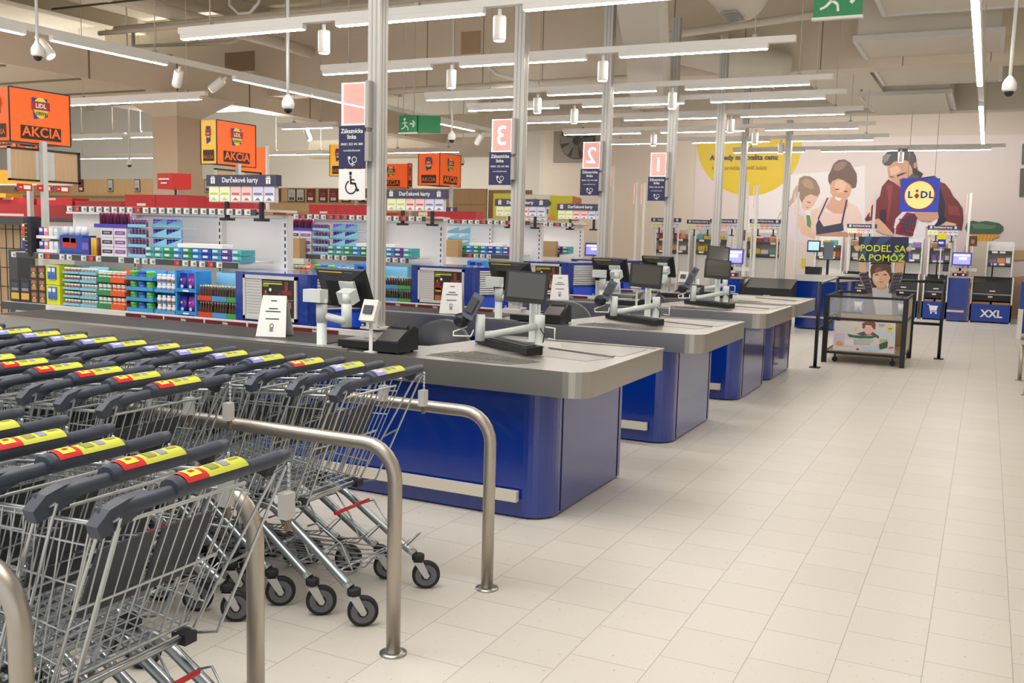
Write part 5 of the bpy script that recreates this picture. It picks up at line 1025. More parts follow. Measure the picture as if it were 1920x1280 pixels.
BOY = [('sign_board', '#232a56', [(-1.527, 1.62), (-0.919, 1.632), (-0.901, 1.313), (-1.513, 1.29)]), ('board_sheen', '#3f5a86', [(-1.509, 1.304), (-1.507, 1.387), (-1.46, 1.556), (-1.443, 1.624), (-1.357, 1.627), (-1.413, 1.489), (-1.423, 1.307)]), ('board_sheen', '#35507e', [(-1.401, 1.308), (-1.347, 1.468), (-1.257, 1.629), (-1.116, 1.629), (-1.276, 1.471), (-1.315, 1.307)]), ('board_sheen', '#3d6a80', [(-1.145, 1.313), (-1.114, 1.378), (-1.031, 1.411), (-0.96, 1.384), (-0.955, 1.318)]), ('left_hand', '#d9b394', [(-1.564, 1.477), (-1.544, 1.504), (-1.515, 1.509), (-1.495, 1.487), (-1.51, 1.433), (-1.554, 1.435)]), ('right_hand', '#d9b394', [(-0.945, 1.481), (-0.92, 1.512), (-0.878, 1.517), (-0.873, 1.483), (-0.894, 1.442), (-0.93, 1.455)]), ('left_arm', '#d8ae8e', [(-1.505, 1.288), (-1.421, 1.284), (-1.406, 1.155), (-1.455, 1.138), (-1.498, 1.182)]), ('right_arm', '#d3a88a', [(-1.045, 1.298), (-0.948, 1.306), (-0.953, 1.174), (-1.035, 1.156), (-1.06, 1.207)]), ('left_sleeve', '#8c8188', [(-1.499, 1.151), (-1.406, 1.163), (-1.367, 1.111), (-1.314, 0.961), (-1.302, 0.886), (-1.375, 0.897), (-1.446, 1.001)]), ('right_sleeve', '#8c8188', [(-1.078, 1.162), (-0.96, 1.182), (-0.961, 1.084), (-1.011, 0.999), (-1.04, 0.899), (-1.124, 0.895), (-1.13, 0.986), (-1.092, 1.048)]), ('shirt_left_panel', '#7d7680', [(-1.362, 0.892), (-1.287, 0.958), (-1.239, 0.821), (-1.225, 0.613), (-1.41, 0.615), (-1.407, 0.777)]), ('shirt_right_panel', '#7d7680', [(-1.129, 0.931), (-1.024, 0.909), (-0.989, 0.766), (-0.967, 0.629), (-1.057, 0.623), (-1.096, 0.829)]), ('tee', '#c4c1c4', [(-1.328, 0.961), (-1.271, 0.964), (-1.213, 0.944), (-1.157, 0.969), (-1.122, 0.971), (-1.074, 0.89), (-1.05, 0.626), (-1.248, 0.614), (-1.308, 0.87)]), ('plaid_check', '#2c2530', [(-1.487, 1.129), (-1.39, 1.141), (-1.385, 1.122), (-1.478, 1.106)]), ('plaid_check', '#2c2530', [(-1.073, 1.132), (-0.965, 1.144), (-0.967, 1.125), (-1.071, 1.113)]), ('plaid_check', '#2c2530', [(-1.463, 1.084), (-1.373, 1.096), (-1.368, 1.077), (-1.454, 1.062)]), ('plaid_check', '#2c2530', [(-1.075, 1.086), (-0.977, 1.102), (-0.979, 1.083), (-1.074, 1.068)]), ('plaid_check', '#2c2530', [(-1.438, 1.039), (-1.356, 1.051), (-1.351, 1.032), (-1.429, 1.017)]), ('plaid_check', '#2c2530', [(-1.078, 1.041), (-0.99, 1.06), (-0.992, 1.041), (-1.077, 1.022)]), ('plaid_check', '#2c2530', [(-1.413, 0.995), (-1.338, 1.006), (-1.334, 0.987), (-1.405, 0.972)]), ('plaid_check', '#2c2530', [(-1.08, 0.996), (-1.002, 1.018), (-1.005, 0.999), (-1.079, 0.977)]), ('plaid_check', '#2c2530', [(-1.389, 0.95), (-1.321, 0.961), (-1.316, 0.942), (-1.38, 0.928)]), ('plaid_check', '#2c2530', [(-1.083, 0.95), (-1.015, 0.976), (-1.017, 0.957), (-1.082, 0.931)]), ('plaid_stripe', '#3a2f3a', [(-1.474, 1.149), (-1.462, 1.149), (-1.367, 0.89), (-1.38, 0.889)]), ('plaid_stripe', '#3a2f3a', [(-1.057, 1.166), (-1.046, 1.167), (-1.1, 0.904), (-1.112, 0.903)]), ('plaid_stripe', '#3a2f3a', [(-1.449, 1.15), (-1.436, 1.15), (-1.347, 0.891), (-1.36, 0.89)]), ('plaid_stripe', '#3a2f3a', [(-1.032, 1.167), (-1.021, 1.168), (-1.082, 0.905), (-1.094, 0.904)]), ('plaid_stripe', '#3a2f3a', [(-1.423, 1.151), (-1.411, 1.151), (-1.327, 0.892), (-1.34, 0.891)]), ('plaid_stripe', '#3a2f3a', [(-1.007, 1.168), (-0.996, 1.169), (-1.063, 0.906), (-1.075, 0.905)]), ('plaid_stripe', '#3a2f3a', [(-1.398, 1.152), (-1.386, 1.152), (-1.307, 0.893), (-1.32, 0.893)]), ('plaid_stripe', '#3a2f3a', [(-0.982, 1.169), (-0.971, 1.17), (-1.045, 0.907), (-1.057, 0.906)]), ('neck', '#c99a7c', [(-1.259, 0.995), (-1.159, 0.999), (-1.15, 0.962), (-1.206, 0.944), (-1.263, 0.956)]), ('face', '#dcb193', [(-1.33, 1.158), (-1.321, 1.075), (-1.296, 1.016), (-1.25, 0.972), (-1.207, 0.964), (-1.165, 0.98), (-1.126, 1.031), (-1.105, 1.093), (-1.103, 1.168), (-1.204, 1.239), (-1.288, 1.221)]), ('face_light', '#e8c2a6', [(-1.31, 1.121), (-1.268, 1.131), (-1.235, 1.072), (-1.262, 1.04), (-1.299, 1.061)]), ('hair', '#5b3d30', [(-1.354, 1.188), (-1.347, 1.249), (-1.313, 1.281), (-1.236, 1.295), (-1.15, 1.287), (-1.106, 1.258), (-1.094, 1.184), (-1.098, 1.085), (-1.127, 1.152), (-1.172, 1.195), (-1.228, 1.178), (-1.277, 1.161), (-1.319, 1.144), (-1.323, 1.052), (-1.342, 1.112)]), ('hair_light', '#85594a', [(-1.314, 1.189), (-1.26, 1.237), (-1.203, 1.224), (-1.228, 1.185), (-1.284, 1.16)]), ('cap_shadow', '#171a24', [(-1.362, 1.263), (-1.35, 1.294), (-1.109, 1.303), (-1.099, 1.266), (-1.171, 1.278), (-1.291, 1.274)]), ('left_eye', '#5a3b30', [(-1.293, 1.137), (-1.254, 1.143), (-1.25, 1.128), (-1.289, 1.122)]), ('right_eye', '#5a3b30', [(-1.19, 1.142), (-1.151, 1.147), (-1.148, 1.132), (-1.185, 1.127)]), ('mouth', '#b4705f', [(-1.248, 1.041), (-1.212, 1.048), (-1.173, 1.046), (-1.211, 1.031)]), ('nose', '#c48f74', [(-1.232, 1.072), (-1.196, 1.073), (-1.213, 1.063)])]
POSTER = [('paper', '#cfcac9', [(-1.693, 0.544), (-0.963, 0.558), (-0.954, 0.174), (-1.695, 0.164)]), ('kitchen_blur', '#bfc9d6', [(-1.213, 0.453), (-0.958, 0.441), (-0.956, 0.31), (-1.143, 0.34)]), ('violet_blur', '#c9bcd0', [(-1.684, 0.383), (-1.559, 0.384), (-1.557, 0.235), (-1.689, 0.24)]), ('shoulders', '#5f5a62', [(-1.418, 0.394), (-1.336, 0.43), (-1.225, 0.43), (-1.149, 0.384), (-1.147, 0.347), (-1.243, 0.392), (-1.346, 0.37)]), ('boy_face', '#e0b0a0', [(-1.337, 0.489), (-1.216, 0.497), (-1.222, 0.438), (-1.251, 0.399), (-1.299, 0.395), (-1.329, 0.43)]), ('boy_hair', '#7a4a36', [(-1.357, 0.532), (-1.316, 0.556), (-1.22, 0.562), (-1.197, 0.535), (-1.199, 0.462), (-1.22, 0.467), (-1.251, 0.51), (-1.314, 0.513), (-1.331, 0.46), (-1.35, 0.473)]), ('green_band', '#2f6a4a', [(-1.53, 0.383), (-1.445, 0.374), (-1.305, 0.373), (-1.187, 0.385), (-1.166, 0.375), (-1.233, 0.345), (-1.386, 0.337), (-1.507, 0.347)]), ('text_line', '#7f8a80', [(-1.505, 0.314), (-1.204, 0.324), (-1.204, 0.319), (-1.504, 0.308)]), ('text_line', '#7f8a80', [(-1.482, 0.293), (-1.231, 0.302), (-1.23, 0.297), (-1.482, 0.287)]), ('text_line', '#8a9088', [(-1.445, 0.269), (-1.243, 0.277), (-1.242, 0.27), (-1.445, 0.263)]), ('orange_fruit', '#d99a50', [(-1.659, 0.272), (-1.603, 0.288), (-1.569, 0.256), (-1.584, 0.225), (-1.652, 0.224)]), ('yellow_pear', '#cfc66a', [(-1.452, 0.481), (-1.417, 0.484), (-1.41, 0.44), (-1.445, 0.433)]), ('yellow_logo', '#d8d030', [(-1.051, 0.508), (-1.025, 0.523), (-0.997, 0.512), (-0.991, 0.469), (-1.02, 0.448), (-1.048, 0.461)]), ('logo_frame', '#7a7030', [(-1.043, 0.491), (-1.002, 0.491), (-1.001, 0.479), (-1.042, 0.478)]), ('green_flag', '#2c5e40', [(-1.143, 0.281), (-1.053, 0.325), (-1.039, 0.318), (-1.041, 0.244), (-1.128, 0.212)]), ('yellow_cloth', '#c8b850', [(-1.144, 0.347), (-1.048, 0.354), (-1.046, 0.329), (-1.134, 0.311)]), ('red_tomato', '#cf6a60', [(-1.027, 0.253), (-0.974, 0.264), (-0.965, 0.243), (-1.019, 0.231)]), ('blue_cloth', '#b3c8da', [(-1.337, 0.229), (-1.143, 0.237), (-1.134, 0.193), (-1.335, 0.185)]), ('small_mark', '#4a4a4a', [(-1.413, 0.208), (-1.378, 0.209), (-1.377, 0.189), (-1.405, 0.185)]), ('herbs', '#9aa888', [(-1.163, 0.538), (-1.087, 0.535), (-1.106, 0.505), (-1.154, 0.509)]), ('pale_card', '#e2d8dc', [(-1.555, 0.317), (-1.448, 0.318), (-1.444, 0.243), (-1.55, 0.243)])]
# ---------------------------------------------------------------- printed artwork
def flatart(data, name, label, cat, base, y, panel, step, group=None):
    t = wthing(name, label, cat, base, group)
    x0, x1, z0, z1, col, th = panel if panel else (None,)*6
    if panel: WB_(MB().box(x0, x1, y, y+th, z0, z1, pc(col)), 'panel', t)
    for k, (n, c_, pts) in enumerate(data):
        yy = y - step*(k+1) - .001
        a = sum(pts[i][0]*pts[(i+1) % len(pts)][1]-pts[(i+1) % len(pts)][0]*pts[i][1] for i in range(len(pts)))
        if a < 0: pts = pts[::-1]
        m = MB(); m.prism_dir([(x, yy, z) for x, z in pts], (0, step*.9, 0), pc(c_)); WB_(m, n, t)
    return t
mt = flatart(MURAL, 'wall_mural', 'huge printed mural of a girl, a woman and a man cooking', 'mural', (-2.8, 22.6, .35), 22.585, (-6.34, 2.4, .35, 3.8, '#d3c6c2', .014), .0004)
g = MB(); g.text('Až vtedy má kvalita cenu', .165, (-5.22, 22.55, 3.33), pc('#2e2c50'), bold=.022, squeeze=.94); WB_(g, 'headline', mt)
g = MB(); g.text('keď si ju môže dovoliť každý', .12, (-5.3, 22.55, 3.11), pc('#a06a18'), bold=.004, squeeze=.9); WB_(g, 'subtitle', mt)
# ---------------------------------------------------------------- hanging logo sign
def logo(g, cx, z, y, s, sq=True):
    Bm, Ym, Rm_ = pc('#2f4fc8'), mat('logo_lit_yellow', '#f7ee9a', .5, emit=.35), pc('#e0281e')
    g.ring((cx, y-.003, z), s*.385, s*.41, (1,0,0), (0,0,1), Rm_, 36); g.disc((cx, y-.002, z), s*.39, (1,0,0), (0,0,1), Ym, 36)
t = wthing('logo_sign', 'hanging square blue sign with yellow disc and blue lettering', 'sign', (-1.18, 19, 2.1))
WB_(MB().box(-1.5, -.86, 19, 19.08, 2.1, 2.7, mat('sign_blue', '#3049c4', .4, emit=.25)), 'panel', t)
g = MB(); logo(g, -1.18, 2.4, 19.0, .64); WB_(g, 'disc', t)
g = MB(); g.text('L', .17, (-1.33, 18.99, 2.35), pc('#1f3fa8'), bold=.03); g.text('D', .17, (-1.1, 18.99, 2.35), pc('#1f3fa8'), bold=.03); g.text('L', .17, (-.98, 18.99, 2.35), pc('#1f3fa8'), bold=.03)
g.disc((-1.225, 18.99, 2.475), .025, (1,0,0), (0,0,1), pc('#c8321e'), 14); g.poly([(-1.225, 18.99, 2.33), (-1.18, 18.99, 2.385), (-1.225, 18.99, 2.44), (-1.27, 18.99, 2.385)], pc('#c8321e')); WB_(g, 'lettering', t)
WB_(MB().tube([(-1.4, 19.04, 2.7), (-1.4, 19.04, 5.2)], .005, rod_m, 5).tube([(-.95, 19.04, 2.7), (-.95, 19.04, 5.2)], .005, rod_m, 5), 'hanger', t)

# ---------------------------------------------------------------- orange cube signs
def cube_sign(x, y0, y1, dx, z0, z1, label, left='orange', pole=True, frame=True):
    """big face looks towards +x, the narrow left face towards the camera (-y)"""
    t = wthing('promotion_cube_sign', label, 'sign', (x-dx/2, (y0+y1)/2, 0 if pole else z0), 'orange promotion cube signs'); og = mat('cube_orange', '#fb6414', .45, emit=.25); yl = mat('cube_yellow', '#f9b832', .45, emit=.35)
    b = MB(); n = b.verts([(x-dx, y0, z0), (x, y0, z0), (x, y1, z0), (x-dx, y1, z0), (x-dx, y0, z1), (x, y0, z1), (x, y1, z1), (x-dx, y1, z1)])
    for q, mm in (((0,3,2,1), black), ((4,5,6,7), black), ((0,1,5,4), og if left == 'orange' else yl), ((1,2,6,5), og), ((2,3,7,6), og), ((3,0,4,7), og)): b.face([n+i for i in q], mm)
    WB_(b, 'lightbox', t)
    e = MB()
    for (a, c_) in ((x, y0), (x, y1), (x-dx, y0)): e.box(a-.006, a+.006, c_-.006, c_+.006, z0, z1, black)
    e.box(x-.006, x+.006, y0, y1, z0-.012, z0, black); e.box(x-.006, x+.006, y0, y1, z1, z1+.012, black); e.box(x-dx, x, y0-.006, y0+.006, z0-.012, z0, black)
    WB_(e, 'edge_profile', t)
    def face(o, u, n_, w_, lit):
        o, u, n_ = Vector(o), Vector(u), Vector(n_); v = Vector((0, 0, 1)); h = z1-z0; g = MB(); o1 = o+n_*.004; o2 = o+n_*.007
        def R(u0, u1, v0, v1, m, oo=o1): g.poly([oo+u*(u0*w_)+v*v0*h, oo+u*(u1*w_)+v*v0*h, oo+u*(u1*w_)+v*v1*h, oo+u*(u0*w_)+v*v1*h], m)
        sc_ = min(w_, h*1.2)
        R(.5-.2*sc_/w_*1.0, .5+.17*sc_/w_, .42, .82, pc('#e8e4ea')) if False else None
        navy = pc('#24369a'); g.poly([o1+u*(.5*w_-.13*sc_)+v*.45*h, o1+u*(.5*w_+.13*sc_)+v*.52*h, o1+u*(.5*w_+.13*sc_)+v*.87*h, o1+u*(.5*w_-.16*sc_)+v*.87*h], navy)
        g.disc(o2+u*.5*w_+v*.68*h, .135*sc_, u, v, pc('#e8dc4a'), 24, ry=.17*sc_)
        R(.5-.17*sc_/w_, .5+.17*sc_/w_, .64, .8, pc('#a8182a'), o+n_*.01)
        g.text('LIDL', .1*sc_, o+n_*.013+u*.5*w_+v*(.68*h), paper, u, v, bold=.03); g.text('ceny', .115*sc_, o+n_*.013+u*.5*w_+v*(.54*h), ink, u, v, bold=.006)
        wb_ = min(.7, .36*sc_/w_*2*1.05)
        R(.5-wb_/2, .5+wb_/2, .06, .32, pc('#241a18'), o+n_*.005)
        g.text('AKCIA', .215*sc_, o+n_*.009+u*.5*w_+v*(.12*h), og if lit else pc('#e0701a'), u, v, bold=.02, italic=False, squeeze=wb_*w_/(.62*sc_)*.92)
        return g
    WB_(face((x, y0, z0), (0, 1, 0), (1, 0, 0), y1-y0, True), 'print', t)
    WB_(face((x-dx, y0, z0), (1, 0, 0), (0, -1, 0), dx, False), 'print', t)
    if frame:
        a, c_ = y0-.02, y1+.12; zb = z0-.06; za = zb-.34
        f = MB(); xx = x+.0
        f.box(xx-.03, xx, a, c_, za, za+.02, black).box(xx-.03, xx, a, c_, zb-.02, zb, black).box(xx-.03, xx, a, a+.02, za, zb, lightgrey).box(xx-.03, xx, c_-.03, c_, za, zb, black); WB_(f, 'panel_frame', t)
        L = c_-a; WB_(MB().box(xx-.025, xx-.01, a+.02, a+.02+L*.34, za+.02, zb-.02, wood).box(xx-.025, xx-.01, a+L*.62, c_-.03, za+.02, zb-.02, wood), 'wood_panel', t); WB_(MB().box(xx-.03, xx-.005, a+L*.36, a+L*.62, za+.02, zb-.02, lightgrey), 'centre_plate', t)
    if pole: WB_(MB().box(x+.0, x+.055, (y0+y1)/2-.03, (y0+y1)/2+.025, 0, z0+.02, lightgrey), 'pole', t)
    return t
cube_sign(-8.97, 6.64, 7.36, .35, 2.37, 2.9, 'largest orange cube sign at the far left')
cube_sign(-9.02, 9.62, 10.36, .27, 2.35, 2.9, 'orange cube sign with a glowing yellow side, above the gift cards', 'yellow')
cube_sign(-8.95, 15.15, 15.92, .45, 2.36, 2.93, 'double faced orange cube sign left of the number three helpline sign', frame=False)
cube_sign(-10.16, 16.0, 16.14, .78, 2.35, 2.81, 'orange cube sign partly behind the nearest post', frame=False)
cube_sign(-11.6, 16.0, 16.6, .42, 2.58, 3.2, 'yellow lit cube sign left of the nearest helpline sign', 'yellow', frame=False)
cube_sign(-10.7, 8.0, 8.3, .5, 2.44, 2.86, 'small orange cube sign cut by the left edge', frame=False)
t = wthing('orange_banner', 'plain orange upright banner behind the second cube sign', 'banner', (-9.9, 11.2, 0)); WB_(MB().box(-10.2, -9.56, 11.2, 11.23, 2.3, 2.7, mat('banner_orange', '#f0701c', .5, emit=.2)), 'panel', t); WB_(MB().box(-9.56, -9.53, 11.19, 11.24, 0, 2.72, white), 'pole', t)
tag(MB().box(-11.2, -9.3, 7.6, 7.64, 1.98, 2.14, pc('#e8a81c')).box(-11.2, -9.3, 7.59, 7.65, 1.965, 1.98, white).build('yellow_fascia'), 'yellow fascia strip at the left edge under the cube sign', 'fascia')
for k, (y, h) in enumerate(((6.75, .0), (6.98, .0), (7.2, .0))):
    t = wthing('red_price_card', 'hanging red price card, %s of three under the largest cube sign' % ['left', 'middle', 'right'][k], 'price card', (-8.93, y, 1.88)); WB_(MB().box(-8.935, -8.925, y-.08, y+.09, 1.87, 1.94, pc('#c42a24')), 'card', t)
    WB_(MB().box(-8.924, -8.922, y-.01, y+.07, 1.885, 1.925, paper).box(-8.924, -8.922, y-.06, y-.03, 1.9, 1.91, paper), 'price_print', t)

# ---------------------------------------------------------------- sales floor behind the racks: gondolas along x = -9 and the wood bands
def gondola(x0, x1, y, label, h=1.55, k_=4):
    t = wthing('gondola_shelf', label, 'shelf rack', ((x0+x1)/2, y, 0), 'low shelf racks of the sales floor')
    WB_(MB().box(x0, x1, y+.3, y+.34, .1, h, rackw), 'back_panel', t); WB_(MB().box(x0, x1, y-.1, y+.34, 0, .12, rack_grey), 'plinth', t)
    for q in range(k_): z = .4+q*(h-.4)/(k_-1); o = WB_(MB().box(x0, x1, y, y+.3, z-.02, z, rackw), 'shelf', t); WB_(MB().box(x0, x1, y-.01, y, z-.04, z, rack_grey), 'price_rail', t, o)
    WB_(MB().box(x1-.02, x1+.02, y-.02, y+.34, 0, h+.04, rackw), 'end_panel', t)
    return t
gondola(-14, -9.0, 8.4, 'low white shelf rack nearest on the sales floor', 1.6)
gondola(-13.5, -9.0, 11.0, 'low white shelf rack second on the sales floor', 1.62)
gondola(-13.5, -8.6, 13.4, 'low white shelf rack third on the sales floor', 1.62)
gondola(-12.8, -7.0, 16.2, 'low white shelf rack before the oak boards', 1.66)
REDS = [(-12.3, -10.3, 8.45, 1.55, 1.76, '#9c1a20', 'long dark red carton at the left edge'), (-11.9, -11.1, 8.5, 1.76, 1.84, '#b8202a', 'short red carton stacked on the long dark red one'), (-10.95, -10.3, 8.45, 1.76, 1.85, '#c21f22', 'bright red carton beside the cube sign pole'),
        (-10.25, -9.45, 8.45, 1.6, 1.82, '#9e1c24', 'dark red carton right of the cube sign pole'), (-12.0, -11.5, 8.42, 1.845, 1.9, '#e0a21e', 'flat yellow orange carton on the red ones'),
        (-9.3, -7.75, 8.5, 1.66, 1.84, '#b01a20', 'wide red carton left of the nearest gift cards'), (-9.45, -8.75, 13.45, 1.66, 1.82, '#c21f1c', 'red display carton under the double faced cube sign'),
        (-10.9, -10.3, 11.1, 1.66, 1.87, '#b81f22', 'red carton left of the wheelchair sign, left one'), (-10.28, -9.62, 11.1, 1.66, 1.87, '#c42326', 'red carton left of the wheelchair sign, right one'),
        (-12.5, -11.8, 11.1, 1.66, 1.8, '#9a1c22', 'dark red carton on the second shelf rack'), (-8.55, -7.7, 16.3, 1.68, 1.8, '#c8c4bc', 'pale carton on the shelf rack before the oak boards')]
for (a, b_, y, z0, z1, col, lab) in REDS:
    if lab.startswith('wide red'): a, b_, y = -8.6, -7.3, 8.1; z0, z1 = 1.7, 1.86
    t = wthing('red_carton' if 'red' in lab else 'carton', lab, 'box', ((a+b_)/2, y, z0)); WB_(MB().box(a, b_, y, y+.25, z0, z1, pc(col)), 'carton', t); WB_(MB().box(a+(b_-a)*.3, a+(b_-a)*.55, y-.003, y, z0+.06, z0+.09, pc('#e0b0a8')), 'label_print', t)
tag(MB().box(-8.8, -7.1, 8.1, 8.5, 1.66, 1.7, rackw).box(-8.8, -7.1, 8.09, 8.1, 1.63, 1.7, rack_grey).box(-8.75, -8.7, 8.2, 8.4, 0, 1.66, rackw).box(-7.2, -7.15, 8.2, 8.4, 0, 1.66, rackw).build('red_carton_rack'), 'small shelf carrying the wide red carton', 'shelf rack')
t = wthing('red_hanging_sign', 'bright red angled box sign with white writing before the oak band', 'sign', (-9.4, 9.3, 0))
n_ = MB(); n_.prism([(-9.63, 9.2), (-9.33, 9.15), (-9.2, 9.35), (-9.5, 9.45)], 2.0, 2.2, mat('red_sign', '#cf2a22', .4)); WB_(n_, 'box', t); g = MB(); g.text('Darčekové', .06, (-9.2, 9.16, 2.12), paper, bold=.02) if False else g.box(-9.56, -9.38, 9.15, 9.16, 2.115, 2.135, paper).box(-9.52, -9.42, 9.15, 9.16, 2.065, 2.085, paper); WB_(g, 'print', t); WB_(MB().box(-9.42, -9.4, 9.28, 9.3, 0, 2.0, rack_grey), 'pole', t)
t = wthing('oak_shelving_band', 'long light oak board wall carrying price frames at left', 'shelf wall', (-16, 14.1, 0))
WB_(MB().box(-24, -13.2, 14.1, 14.16, 1.5, 2.41, wood_h), 'oak_boards', t); WB_(MB().box(-24, -13.2, 13.9, 14.1, 2.06, 2.1, wood_h), 'ledge', t); WB_(MB().box(-24, -13.2, 13.88, 14.1, 0, 1.5, rackw), 'base', t)
t = wthing('oak_shelving_band', 'oak board wall with a row of red price frames, behind the helpline signs', 'shelf wall', (-12, 18.2, 0))
WB_(MB().box(-16.4, -9.6, 18.2, 18.26, 1.2, 2.44, wood_h), 'oak_boards', t); WB_(MB().box(-9.6, -8.6, 18.3, 18.36, 1.2, 2.42, pc('#a8865e')), 'dark_oak_boards', t)
g = MB()
for z in (1.6, 1.85, 2.1): g.box(-16.4, -9.6, 18.19, 18.2, z, z+.008, pc('#8f7650'))
WB_(g, 'board_joint', t); WB_(MB().box(-16.4, -8.6, 18.1, 18.26, 0, 1.2, rackw), 'base', t)
def price_frame(x, y, z, w_, h, redf, label, grp):
    t = wthing('price_sign', label, 'price sign', (x, y, z), grp)
    WB_(MB().box(x-w_/2, x+w_/2, y-.012, y, z, z+h, rack_grey), 'frame', t)
    WB_(MB().box(x-w_*.42, x+w_*.42, y-.014, y-.012, z+h*.06, z+h*.94, pc('#7d1a20' if redf else '#c3c3c4')), 'sheet', t)
    g = MB(); c_ = paper if redf else ink; g.box(x-w_*.28, x-w_*.1, y-.016, y-.014, z+h*.12, z+h*.34, c_).box(x-w_*.04, x+w_*.1, y-.016, y-.014, z+h*.12, z+h*.34, c_).box(x+w_*.14, x+w_*.28, y-.016, y-.014, z+h*.12, z+h*.34, c_).box(x-w_*.25, x+w_*.25, y-.016, y-.014, z+h*.62, z+h*.66, inkg).box(x-w_*.25, x+w_*.25, y-.016, y-.014, z+h*.5, z+h*.54, inkg); WB_(g, 'price_print', t)
for k, (x, r_) in enumerate(((-18.9, 0), (-17.8, 0), (-16.9, 1), (-16.05, 0), (-15.3, 0), (-13.45, 0))):
    price_frame(x, 14.1, 2.15, .15, .25, r_, 'dark price frame on the left oak band, %s from the left' % ['first', 'second', 'third', 'fourth', 'fifth', 'last'][k], 'price frames on the left oak band')
for k, x in enumerate((-16.0, -15.6, -15.2, -14.75, -14.5, -14.2, -13.85, -13.55, -13.2, -12.85, -12.6)):
    price_frame(x, 18.19, 2.12, .24, .3, k not in (3, 4), 'price frame on the rear oak band, %s from the left' % ['first', 'second', 'third', 'fourth', 'fifth', 'sixth', 'seventh', 'eighth', 'ninth', 'tenth', 'last'][k], 'price frames on the rear oak band')
# yellow banner with vegetables
t = wthing('vegetable_banner', 'yellow green banner with printed vegetables left of the number two sign', 'banner', (-7.6, 16.6, 1.6))
WB_(MB().box(-8.6, -7.95, 16.6, 16.62, 1.8, 2.28, pc('#e6e65a')), 'yellow_board', t); WB_(MB().box(-7.95, -7.3, 16.61, 16.63, 1.75, 2.26, pc('#ece9dc')), 'white_board', t)
WB_(MB().box(-7.4, -6.95, 16.58, 16.6, 1.75, 2.24, pc('#c8c02c')).prism_dir([(-6.95, 16.59, 1.75), (-6.78, 16.6, 1.82), (-6.78, 16.6, 2.2), (-6.95, 16.59, 2.24)], (0, .02, 0), pc('#b06a40')), 'lime_board', t)
g = MB()
for (x, z, r_, h) in ((-7.55, 1.83, .1, '#e08a3a'), (-7.35, 1.82, .08, '#e8963a'), (-7.8, 1.9, .09, '#d8dc78'), (-7.62, 2.03, .1, '#8fae4a'), (-7.45, 2.1, .08, '#3f4a30'), (-7.1, 1.85, .07, '#4a3040'), (-7.02, 2.0, .06, '#d86a30'), (-7.2, 2.06, .05, '#c85a30'), (-7.7, 2.16, .05, '#b8c060'), (-6.9, 2.08, .05, '#e07a3a')):
    g.disc((x, 16.575, z), r_, (1,0,0), (0,0,1), pc(h), 12, ry=r_*.7)
WB_(g, 'vegetable_print', t); WB_(MB().box(-8.6, -6.8, 16.64, 16.68, 0, 1.8, rackw), 'backing', t)
tag(MB().box(-7.25, -6.75, 16.0, 16.4, 1.45, 1.78, pc('#b5b4a4')).build('grey_olive_crate'), 'grey olive carton under the vegetable banner', 'box')

# ---------------------------------------------------------------- collection bin with standee
t = wthing('collection_bin', 'black framed wheeled collection bin with glass top and poster front', 'bin', (-1.32, 13.45, 0))
for (x, y) in ((-1.80, 12.87), (-.86, 12.87), (-1.80, 14.05), (-.86, 14.05)): WB_(MB().box(x-.03, x+.03, y-.03, y+.03, .0, .87, black), 'corner_post', t)
for nm, z in (('top_rail', .855), ('middle_rail', .57), ('bottom_rail', .13)):
    WB_(MB().box(-1.77, -.89, 12.86, 12.885, z-.012, z+.015, black).box(-1.77, -.89, 14.035, 14.06, z-.012, z+.015, black).box(-1.81, -1.785, 12.9, 14.02, z-.012, z+.015, black).box(-.875, -.85, 12.9, 14.02, z-.012, z+.015, black), nm, t)
glass = mat('bin_glass', '#e8ecee', .05, alpha=.18)
WB_(MB().box(-1.77, -.89, 12.868, 12.874, .59, .845, glass), 'front_pane', t); WB_(MB().box(-1.797, -1.791, 12.9, 14.02, .59, .845, glass), 'side_pane', t); WB_(MB().box(-1.77, -.89, 14.045, 14.051, .59, .845, glass), 'rear_pane', t)
WB_(MB().box(-.867, -.858, 12.9, 14.02, .14, .84, pc('#c9c2a6')), 'side_board', t); WB_(MB().box(-1.77, -.89, 12.9, 14.03, .13, .15, pc('#a89878')), 'floor_board', t); WB_(MB().box(-1.77, -.89, 14.02, 14.032, .15, .56, pc('#a8946e')), 'rear_board', t)
for (x, y) in ((-1.68, 12.98), (-.98, 12.98), (-1.68, 13.94), (-.98, 13.94)):
    WB_(MB().lathe([(.035, -.012), (.035, .012)], (x, y, .036), ink, 14, 'y').box(x-.012, x+.012, y-.02, y+.02, .05, .125, black), 'castor', t)
flatart(POSTER, 'bin_poster', 'printed poster of a boy and vegetables on the front of the collection bin', 'poster', (-1.32, 12.85, .13), 12.852, None, .0004)
bt = flatart(BOY, 'boy_standee', 'cardboard standee of a boy in plaid shirt holding up a navy sign', 'standee', (-1.2, 13.35, .15), 13.35, None, .0006)
g = MB(); 
X0 = (BOY[0][2][0][0]+BOY[0][2][1][0])/2; zt = BOY[0][2][0][1]
g.text('PODEĽ SA', .118, (X0+.01, 13.31, zt-.185), lime, bold=.016, squeeze=1.04); g.text('A POMÔŽ', .118, (X0, 13.31, zt-.305), lime, bold=.016, squeeze=1.04); WB_(g, 'sign_lettering', bt)
WB_(MB().box(-1.28, -1.05, 13.36, 13.4, .15, .75, cardb).box(X0-.3, X0+.3, 13.352, 13.358, zt-.32, zt-.02, cardb), 'backing', bt)
